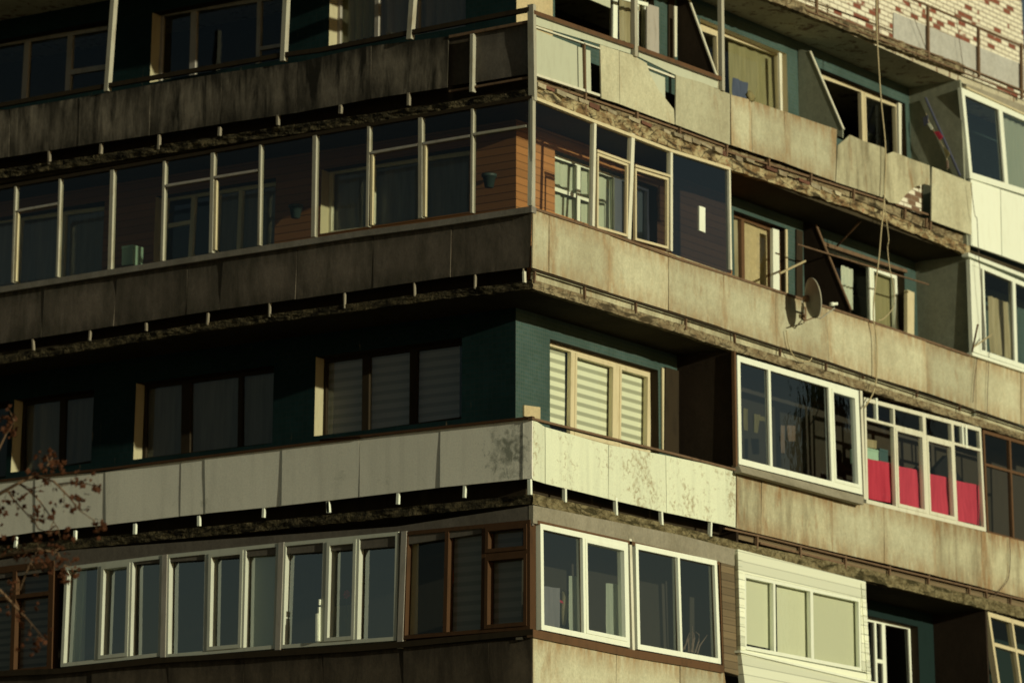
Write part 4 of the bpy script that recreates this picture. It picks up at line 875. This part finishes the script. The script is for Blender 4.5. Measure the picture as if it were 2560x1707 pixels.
for q, lb in ((T(9, 530, 860, 700, 900, 705, 1345, 535, 1310), 'pale roller blind left of three in the siding bay'), (T(9, 735, 905, 930, 950, 935, 1420, 742, 1375), 'pale roller blind in the middle of three in the siding bay'), (T(9, 960, 955, 1275, 1025, 1285, 1490, 970, 1420), 'widest pale roller blind right of three in the siding bay')):
    sheet('roller_blind', 'R', q, .05, 'roller', lb, 'blind', group='roller blinds of the siding bay')
sheet('blind', 'L', T(7, -350, 855, 340, 775, 325, 1480, -370, 1550), .16, 'slat_blind', 'grey slatted blind at the lower left corner', 'blind')
hang('curtain', 'L', T(7, 470, 820, 570, 805, 548, 1430, 440, 1440), .15, 'curtain', 'beige curtain strip at the left end of the white glazing', 'curtain', 2, .02)
sheet('roller_blind', 'L', T(7, 1610, 680, 1800, 662, 1785, 1330, 1595, 1345), .125, 'roller', 'plain pale grey blind in the middle white glazing of the bottom row', 'blind')
for q, lb in ((T(8, 865, 560, 1055, 545, 1050, 1225, 860, 1240), 'finely slatted grey blind in the middle of the brown glazing'), (T(8, 1095, 540, 1320, 515, 1315, 1215, 1090, 1230), 'finely slatted grey blind nearest the corner in the brown glazing')):
    sheet('blind', 'L', q, .16, 'blind_dark', lb, 'blind', group='slatted blinds of the brown glazing')
hang('curtain', 'R', T(17, 725, 1085, 890, 1095, 890, 2250, 740, 2230), .16, 'curtain', 'white gathered curtain in the left pane nearest the corner', 'curtain', 2, .02)
hang('curtain', 'R', T(17, 1450, 1230, 1720, 1250, 1720, 2440, 1470, 2380), .16, 'curtain', 'white gathered curtain in the right pane nearest the corner', 'curtain', 3, .02)
hang('cloth', 'R', T(17, 190, 1280, 540, 1330, 560, 2290, 190, 2210), .2, 'lav', 'lavender grey cloth hanging in the pane nearest the corner', 'cloth', 2, .02)
# crumpled beige bundle with a red mark
mb = MB(); c = P('R', (17, 620, 1640), .28)
for i, (dz, r) in enumerate(((.18, .02), (.15, .05), (.08, .07), (0, .075), (-.08, .06), (-.16, .045), (-.26, .03), (-.3, .005))):
    for k in range(10):
        t = 2*math.pi*k/10; rr = r*(1+.25*math.sin(3*t+i)); mb.v.append((c.x+math.cos(t)*rr, c.y+math.sin(t)*rr*.8, c.z+dz))
for i in range(7):
    for k in range(10): mb.f.append((i*10+k, i*10+(k+1) % 10, (i+1)*10+(k+1) % 10, (i+1)*10+k))
bun = empty('bundle', None, (0, 0, 0)); tag(bun, 'crumpled beige bundle with a red patch beside the lavender cloth', 'bundle')
mb.build('wrapping', M['curtain_beige'], bun, smooth=True)
MB().q('R', T(17, 510, 1540, 600, 1575, 620, 1630, 530, 1600), .2, .01).build('patch', M['red'], bun)
# red cloth drawn across the old wooden glazing
hang('red_cloth', 'R', T(15, 50, 560, 1165, 838, 1180, 1235, 60, 950), .13, 'red', 'bright red cloth stretched behind the old wooden glazing', 'cloth', 4, .04)
# things stored behind that glazing
def crate(name, side, q, off, depth, mat, label, cat):
    mb = MB().q(side, q, off, depth); o = mb.build(name, M[mat]); tag(o, label, cat)
    bv = o.modifiers.new('bevel', 'BEVEL'); bv.width = .012; bv.segments = 2
    lid = [P(side, x, off-.008) for x in q]; t = (lid[3]-lid[0])*.14
    MB().prism([lid[0]-HOR[side]*.0, lid[1], lid[1]+t, lid[0]+t], NRM[side]*.006).build('lid', M[mat], o)
    return o
crate('storage_box', 'R', T(15, 62, 462, 182, 490, 190, 640, 66, 610), .3, .3, 'mint', 'mint green box above the left end of the red cloth', 'box')
crate('carton', 'R', T(15, 66, 380, 166, 398, 166, 478, 66, 460), .32, .25, 'curtain_beige', 'beige carton standing on the mint box', 'box')
crate('storage_box', 'R', T(15, 190, 470, 275, 490, 280, 640, 196, 620), .35, .25, 'tealbox', 'dark teal box beside the mint box', 'box')
crate('carton', 'L', T(4, 795, 172, 872, 160, 868, 290, 792, 300), .55, .25, 'mint', 'mint green box low in the shaded glazed row', 'box')
# dark coat on a hanger
mb = MB(); C = [P('R', q, .4) for q in T(15, 850, 540, 1015, 800, 1000, 900, 720, 830, 715, 690)]; mb.prism(C, Vector((0, .08, 0))); co = mb.build('coat', M['darkcloth']); tag(co, 'black coat hanging above the red cloth', 'coat')
hk = P('R', (15, 850, 540), .44); MB().tube([hk+Vector((0, 0, 0)), hk+Vector((0, 0, .06)), hk+Vector((.02, 0, .09)), hk+Vector((.035, 0, .07))], .004, 6).build('hook', M['rust'], co)
# laundry in the white third row bay
for q, lb, m_ in ((T(14, 285, 640, 350, 650, 330, 810, 290, 800), 'yellow garment hanging in the left pane of the white bay', 'yellowcloth'), (T(14, 205, 590, 240, 600, 242, 790, 210, 780), 'narrow yellow towel at the left edge of the white bay', 'yellowcloth'), (T(14, 350, 660, 415, 675, 415, 710, 350, 700), 'small yellow cloth beside the hanging garment', 'yellowcloth'),
                  (T(14, 530, 740, 562, 745, 562, 985, 535, 980), 'narrow pinkish cloth in the big pane of the white bay', 'pinkcloth'), (T(14, 585, 740, 655, 745, 660, 880, 600, 880), 'pale cloth in the big pane of the white bay', 'pinkcloth')):
    hang('laundry', 'R', q, .3, m_, lb, 'laundry', 2, .012, 'washing in the white bay')
# flower pots on the orange wall
def pot(c, label, r=.1):
    e = empty('flower_pot', None, c); tag(e, label, 'flower pot', 'green pots on the orange boards')
    MB().lathe((0, 0, 0), [(.001, -.09), (r*.62, -.09), (r*.95, .06), (r*1.1, .06), (r*1.1, .1), (r*.9, .1), (r*.85, .03), (.001, .03)], 18).build('pot', M['potgreen'], e, smooth=True)
    MB().tube([Vector((r*.9, 0, .07)), Vector((r*1.6, 0, .09)), Vector((r*1.9, 0, .02))], .008, 6).build('wall_hook', M['rust'], e)
pot(P('L', (2, 1105, 1185), DL-.14), 'dark green pot on the orange wall near the corner'); pot(P('L', (1, 1932, 1385), DL-.14), 'dark green pot on the orange wall left of the bright post')
# satellite dish
dc = P('R', (6, 970, 510), -.42); dn = Vector((.79, -.6, .16)).normalized()
dish = empty('satellite_dish', None, P('R', (6, 905, 570), 0)); tag(dish, 'round grey satellite dish fixed to the balcony front', 'satellite dish')
org = dish.location.copy()
def dv(p): return Vector(p)-org
Rr = .285
prof = [(.001, -.075)]+[(Rr*f, -.075+.075*f*f) for f in (.2, .4, .6, .8, 1)]+[(Rr*1.03, .004), (Rr*1.03, .014), (Rr*.98, .012)]+[(Rr*f, -.068+.075*f*f) for f in (.8, .6, .4, .2)]+[(.001, -.068)]
MB().lathe(dv(dc), prof, 40, dn).build('reflector', M['dishgrey'], dish, smooth=True)
ref = dish.children[-1]
side_v = dn.cross(UP).normalized(); dwn = dn.cross(side_v).normalized()
if dwn.z > 0: dwn = -dwn
MB().lathe(dv(dc), [(Rr*1.02, .0), (Rr*1.045, .004), (Rr*1.045, .018), (Rr*1.0, .018)], 40, dn).build('rim', M['pole'], ref, smooth=True)
foot = dc+dwn*Rr*.98; lnb = dc+dn*.33+dwn*.12
MB().tube([dv(foot-dn*.03), dv(foot+dn*.08+dwn*.03), dv(lnb+dwn*.06), dv(lnb)], .011, 8).build('feed_arm', M['pole'], dish)
MB().lathe(dv(lnb-dn*.04), [(.001, -.02), (.03, -.02), (.032, .03), (.022, .05), (.022, .1), (.001, .1)], 14, dn).build('receiver', M['white'], dish, smooth=True)
hub = dc-dn*.09
MB().lathe(dv(hub), [(.001, -.05), (.05, -.05), (.05, .03), (.001, .03)], 12, dn).build('hub', M['rust'], dish)
MB().tube([dv(hub), dv(hub-dn*.08-UP*.04), dv(Vector((org.x, -.02, hub.z-.1)))], .018, 8).build('mounting_arm', M['pole'], dish)
MB().box(tuple(dv((org.x-.05, -.035, hub.z-.2))), tuple(dv((org.x+.05, -.02, hub.z-.0)))).build('wall_plate', M['rust'], dish)
MB().tube([dv(foot), dv(foot+Vector((-.15, .12, -.08))), dv((org.x-.02, -.03, hub.z-.25))], .009, 6).build('stay', M['rust'], dish)
# cables
def cab(name, qs, off, r, mat, label, cat='cable', group=None):
    pts = [P('R', q[:3] if len(q) > 3 else q, q[3] if len(q) > 3 else off) for q in qs]
    sm = []
    for i in range(len(pts)-1):
        p0, p1, p2, p3 = pts[max(i-1, 0)], pts[i], pts[i+1], pts[min(i+2, len(pts)-1)]
        for k in range(6):
            t = k/6; sm.append(.5*((2*p1)+(p2-p0)*t+(2*p0-5*p1+4*p2-p3)*t*t+(3*p1-p0-3*p2+p3)*t**3))
    sm.append(pts[-1]); return tag(MB().tube(sm, r, 7).build(name, M[mat], None, smooth=True), label, cat, group)
cab('cable', [(3, 1390, -20), (3, 1393, 250), (3, 1418, 650), (3, 1448, 980), (3, 1440, 1290), (3, 1420, 1500), (6, 1404, 250), (6, 1375, 480), (6, 1368, 640), (6, 1388, 760), (6, 1392, 980), (6, 1370, 1120), (6, 1310, 1225)], -.1, .011, 'cable', 'longest pale cable hanging loose from the top rail to the third row')
cab('cable', [(3, 1440, 1290), (3, 1445, 1380), (3, 1468, 1560), (6, 1460, 180), (6, 1475, 320), (6, 1500, 440), (6, 1500, 560), (6, 1440, 640), (6, 1400, 655)], -.08, .008, 'cable', 'thinner pale cable curling into the window right of the dish')
cab('cable', T(6, 800, 720, 815, 820, 850, 890, 900, 922, 950, 920, 965, 900), -.05, .009, 'cable', 'short looped cable below the dish')
cab('cable', [(3, 2005, 1200), (3, 2030, 1400), (6, 2045, 0), (6, 2055, 200), (6, 2075, 480), (6, 2095, 700), (6, 2100, 850)], -.12, .006, 'cable_dark', 'thin dark cable down the white bays on the right')
cab('cable', T(6, 2048, 895, 2028, 1050, 2018, 1190), -.04, .005, 'cable_dark', 'left of two thin dark wires on the second row front')
cab('cable', T(6, 2125, 850, 2115, 1100, 2110, 1290), -.04, .005, 'cable_dark', 'right of two thin dark wires on the second row front')
cab('cable', T(9, 2258, 620, 2262, 760, 2250, 880, 2205, 950, 2150, 1005), -.04, .006, 'cable_dark', 'dark wire bending down the stained front at the lower right')
cab('cable', T(3, 1590, -10, 1650, 160, 1712, 325), -.06, .005, 'cable_dark', 'thin wire across the grey sheet left of the railing middle')
cab('cable', T(3, 1900, 60, 1935, 300, 1960, 480), -.06, .005, 'cable_dark', 'thin wire across the grey sheet near the railing end')
# poles and sticks on the second row
def pole(name, a, oa, b, ob, r, mat, label, cat): return tag(MB().tube([P('R', a, oa), P('R', b, ob)], r, 8).build(name, M[mat]), label, cat)
pole('wooden_pole', (20, 1175, -10), .1, (20, 800, 390), .8, .018, 'brownwood', 'brown pole propped under the ceiling behind the cables', 'pole')
pole('wooden_pole', (20, 50, 750), .1, (20, 380, 590), .5, .018, 'cable', 'pale stick leaning out left of the dish', 'pole')
pole('wooden_pole', (20, 280, 370), .5, (20, 1990, 895), .5, .014, 'rust', 'long rusty clothes rail across the recess behind the dish', 'pole')
pole('wooden_stick', (13, 958, 985), -.3, (13, 895, 1290), .0, .016, 'brownwood', 'brown stick jutting up beside the white bay', 'stick')
pole('wooden_stick', (13, 1100, 1078), -.25, (13, 905, 1215), .0, .012, 'cable', 'thin pale stick leaning across the white bay pane', 'stick')
# top row odds and ends
px_ = P('R', (3, 1945, 700), .02).x
def polex(name, a, b, r, mat, label, cat): return tag(MB().tube([PX(a, px_-.04), PX(b, px_-.04)], r, 8).build(name, M[mat]), label, cat)
polex('leaning_pole', (3, 1708, 640), (3, 1935, 1150), .022, 'bluepaint', 'blue pole leaning on the side wall of the top bay', 'pole')
gl = empty('garland', None, PX((3, 1705, 760), px_-.08)); tag(gl, 'string of small coloured cloths on the side wall of the top bay', 'garland')
pts = [PX(q, px_-.08)-gl.location for q in T(3, 1712, 740, 1735, 810, 1785, 890, 1825, 960, 1848, 1030, 1850, 1110)]
MB().tube(pts, .006, 6).build('string', M['cable'], gl)
for q, m_ in ((T(3, 1690, 770, 1722, 752, 1725, 800, 1698, 825), 'bluepaint'), (T(3, 1720, 808, 1735, 805, 1758, 838, 1745, 850), 'white'), (T(3, 1762, 862, 1792, 858, 1822, 895, 1800, 915), 'red'), (T(3, 1822, 960, 1850, 980, 1868, 1005, 1845, 1035), 'yellowcloth'), (T(3, 1843, 1050, 1855, 1050, 1858, 1100, 1846, 1100), 'pinkcloth')):
    MB().prism([PX(x, px_-.1)-gl.location for x in q], Vector((.015, 0, 0))).build('pennant', M[m_], gl)
hang('cloth', 'R', T(3, 448, 505, 545, 545, 540, 680, 452, 640), .6, 'bluecloth', 'dull blue cloth hanging behind the top balcony front', 'cloth', 2, .03)
fl = empty('yellow_rag', None, P('R', (3, 565, 630), -.0)); tag(fl, 'small yellow rag on the rim of the top balcony front', 'rag')
mb = MB(); c0 = Vector((0, 0, 0))
for i, (r, h) in enumerate(((.02, .07), (.06, .05), (.085, 0), (.07, -.05), (.03, -.08))):
    for k in range(10):
        t = 2*math.pi*k/10; rr = r*(1+.3*math.sin(2*t+i*1.3)); mb.v.append((math.cos(t)*rr, math.sin(t)*rr*.6, h+.015*math.sin(3*t)))
for i in range(4):
    for k in range(10): mb.f.append((i*10+k, i*10+(k+1) % 10, (i+1)*10+(k+1) % 10, (i+1)*10+k))
mb.build('fold', M['yellowcloth'], fl, smooth=True)
# dried plant and sill things, bottom row
dp = empty('dried_plant', None, P('R', (18, 560, 1180), .14)); tag(dp, 'dried pinkish plant standing in the right pane beside brown boards', 'plant')
def bl(a): return [P('R', (18, *q), .14)-dp.location for q in a]
for i, a in enumerate((((555, 1180), (560, 900), (555, 660)), ((480, 1170), (480, 950), (520, 800)), ((400, 1120), (440, 950), (500, 790)), ((600, 1190), (680, 950), (690, 830), (620, 770)), ((650, 1200), (700, 1040), (780, 930), (850, 830)), ((540, 1170), (600, 900), (580, 780)), ((520, 1170), (550, 1000), (600, 870)), ((360, 1130), (440, 1000), (480, 900)))):
    MB().tube(bl(a), .016, 6, .004).build('stem', M['pinkcloth'], dp)
fw_ = empty('flower', None, P('L', (19, 725, 850), .25)); tag(fw_, 'red flower in the dark sash beside brown wood', 'flower')
mb = MB()
for k in range(7):
    t = 2*math.pi*k/7; mb.prism([Vector((0, 0, 0)), Vector((0, .045*math.cos(t)-.02*math.sin(t), .045*math.sin(t)+.02*math.cos(t))), Vector((-.01, .06*math.cos(t), .06*math.sin(t))), Vector((0, .045*math.cos(t)+.02*math.sin(t), .045*math.sin(t)-.02*math.cos(t)))], Vector((.006, 0, 0)))
mb.build('petals', M['red'], fw_); MB().tube([Vector((0, 0, 0)), Vector((.02, .01, -.15)), Vector((.03, 0, -.3))], .006, 6).build('stem', M['potgreen'], fw_)
sheet('board', 'L', T(19, 580, 980, 810, 960, 800, 1320, 565, 1320), .35, 'curtain_olive', 'olive board behind the red flower', 'board', .02)
ob = MB(); ob.q('L', T(19, 388, 1060, 412, 1055, 412, 1358, 385, 1360), -.04, .12); ob.q('L', T(19, 413, 985, 428, 985, 425, 1356, 412, 1357), -.03, .1); ob.q('L', T(19, 418, 905, 432, 902, 428, 964, 418, 965), -.03, .08)
tag(ob.build('hinge_block', M['white']), 'stepped white block standing on the sill in the open sash', 'block')
cl = sheet('cloth', 'L', T(8, 845, 750, 868, 815, 872, 890, 860, 955, 842, 940), .12, 'redorange', 'small orange red cloth in the brown glazing', 'cloth', .01)

# ================================================================== autumn branch at the lower left, nearer the camera
OFF = -16.0
tr = empty('tree', None, (OFF-.3, 0, 0)); tag(tr, 'tree with russet autumn leaves reaching in at the lower left', 'tree')
base = P('L', (-220, 1500), OFF); tr.location = (base.x, base.y, 0)
def tl(p): return Vector(p)-tr.location
top = P('L', (-200, 900), OFF)
MB().tube([Vector((0, 0, 0)), tl(base+Vector((0, 0, -4))), tl(base), tl(P('L', (-215, 1250), OFF)), tl(top), tl(top+Vector((0, .2, 2.5)))], .16, 10, .03).build('trunk', M['bark'], tr, smooth=True)
limbs = [T(7, -560, 620, 0, 330, 120, 262, 230, 210, 350, 250, 450, 350, 520, 440, 620, 510), T(7, 120, 262, 190, 310, 260, 380, 330, 480, 380, 560, 395, 640), T(7, -540, 900, 0, 740, 250, 690, 380, 720, 430, 830),
         T(7, 200, 470, 250, 560, 330, 600), T(7, -540, 250, -60, 150, 40, -60, 100, -150), T(7, 230, 215, 310, 150, 345, 90), T(7, -550, 800, 0, 960, 160, 1130, 290, 1280), T(7, 380, 270, 520, 250, 630, 285), T(7, 40, 300, 90, 370, 190, 480, 225, 520), T(7, 250, 690, 190, 800, 130, 960)]
br = MB()
for L in limbs:
    pts = [tl(P('L', q, OFF+random.uniform(-.12, .12))) for q in L]; br.tube(pts, .02 if L[0][1] < -100 else .010, 6, .004)
tw = random.Random(3); tips = []
for L in limbs:                                            # fine side twigs
    ps = [px(q) for q in L]
    for a, b in zip(ps, ps[1:]):
        for _ in range(max(1, int(math.hypot(b[0]-a[0], b[1]-a[1])/26))):
            f = tw.random(); c = (a[0]+(b[0]-a[0])*f, a[1]+(b[1]-a[1])*f)
            if c[0] < -20: continue
            an = math.atan2(b[1]-a[1], b[0]-a[0])+tw.choice((-1, 1))*tw.uniform(.5, 1.1); ln = tw.uniform(14, 42)
            m_ = (c[0]+math.cos(an)*ln*.5, c[1]+math.sin(an)*ln*.5+tw.uniform(-3, 3)); e_ = (c[0]+math.cos(an)*ln, c[1]+math.sin(an)*ln+tw.uniform(-2, 6))
            br.tube([tl(P('L', c, OFF)), tl(P('L', m_, OFF+tw.uniform(-.1, .1))), tl(P('L', e_, OFF+tw.uniform(-.15, .15)))], .006, 5, .002); tips.append(e_)
br.build('branches', M['bark'], tr)
lf = MB()
def leaf(c, s):
    a = Vector((random.gauss(0, 1), random.gauss(0, 1), random.gauss(0, 1)-.6)).normalized(); b = a.cross(Vector((random.random(), random.random(), random.random()))).normalized(); n_ = a.cross(b)*s*.18
    lf.poly([c, c+a*s*.35+b*s*.32+n_, c+a*s*.6+b*s*.5, c+a*s*.75+b*s*.18+n_, c+a*s*1.1, c+a*s*.75-b*s*.18+n_, c+a*s*.6-b*s*.5, c+a*s*.35-b*s*.32+n_])
for (n_, x, y, r, k) in ((7, 330, 110, 55, 9), (7, 390, 165, 50, 9), (7, 250, 175, 50, 6), (4, 40, 1330, 70, 14), (4, 60, 1390, 50, 8), (7, 520, 350, 40, 5), (7, 500, 400, 45, 7), (7, 500, 250, 30, 3), (7, 630, 285, 25, 4), (7, 130, 375, 45, 5), (7, 60, 360, 40, 4), (7, 220, 480, 40, 6), (7, 360, 390, 25, 3), (7, 355, 445, 20, 3), (7, 640, 500, 45, 6), (7, 640, 560, 40, 4),
                      (7, 450, 580, 40, 6), (7, 400, 800, 60, 14), (7, 430, 870, 50, 10), (7, 250, 760, 55, 9), (7, 330, 690, 50, 6), (7, 480, 780, 30, 3), (7, 240, 1050, 20, 2), (7, 280, 1280, 45, 6), (7, 220, 1340, 30, 3), (7, 140, 1320, 25, 2), (7, 15, 440, 40, 6), (7, 80, 910, 40, 4), (7, 60, 690, 60, 7), (7, 150, 720, 50, 5), (7, -60, 500, 60, 8), (7, 140, 1150, 30, 3), (7, 300, 230, 40, 4), (7, 230, 590, 30, 3)):
    for _ in range(int(k*1.4)):
        leaf(tl(P('L', (n_, x+random.gauss(0, r*.55), y+random.gauss(0, r*.55)), OFF+random.uniform(-.2, .2))), random.uniform(.03, .08))
for e_ in tips:
    for _ in range(3): leaf(tl(P('L', (e_[0]+random.gauss(0, 5), e_[1]+random.gauss(0, 5)), OFF+random.uniform(-.15, .15))), random.uniform(.025, .06))
lf.build('leaves', M['leaf'], tr)

# ================================================================== tall tree standing off to the right, mirrored in the white bay
rt = empty('tree', None, (44.6, -20.5, 0)); tag(rt, 'tall dark tree off to the right, seen only as a mirror image in the panes', 'tree')
MB().tube([Vector((0, 0, 0)), Vector((.1, 0, 8)), Vector((0, .1, 16)), Vector((0, 0, 22))], .35, 10, .05).build('trunk', M['bark'], rt)
cr = MB(); rs = random.Random(5)
for _ in range(5200):
    z = 4+19*rs.random()**.9; rad = 3.6*(1-(z-4)/20)**.75*(.8+.35*mnoise.noise(Vector((z*.6, 2, 1)))); t = rs.uniform(0, 2*math.pi); q = rad*math.sqrt(rs.random())
    c = Vector((math.cos(t)*q, math.sin(t)*q, z)); s_ = rs.uniform(.2, .45)
    a = Vector((rs.gauss(0, 1), rs.gauss(0, 1), rs.gauss(0, 1))).normalized(); b = a.cross(Vector((rs.gauss(0, 1), rs.gauss(0, 1), rs.gauss(0, 1)))).normalized()
    cr.poly([c-a*s_, c-b*s_*.5, c+a*s_, c+b*s_*.5])
cr.build('crown', M['foliage'], rt)
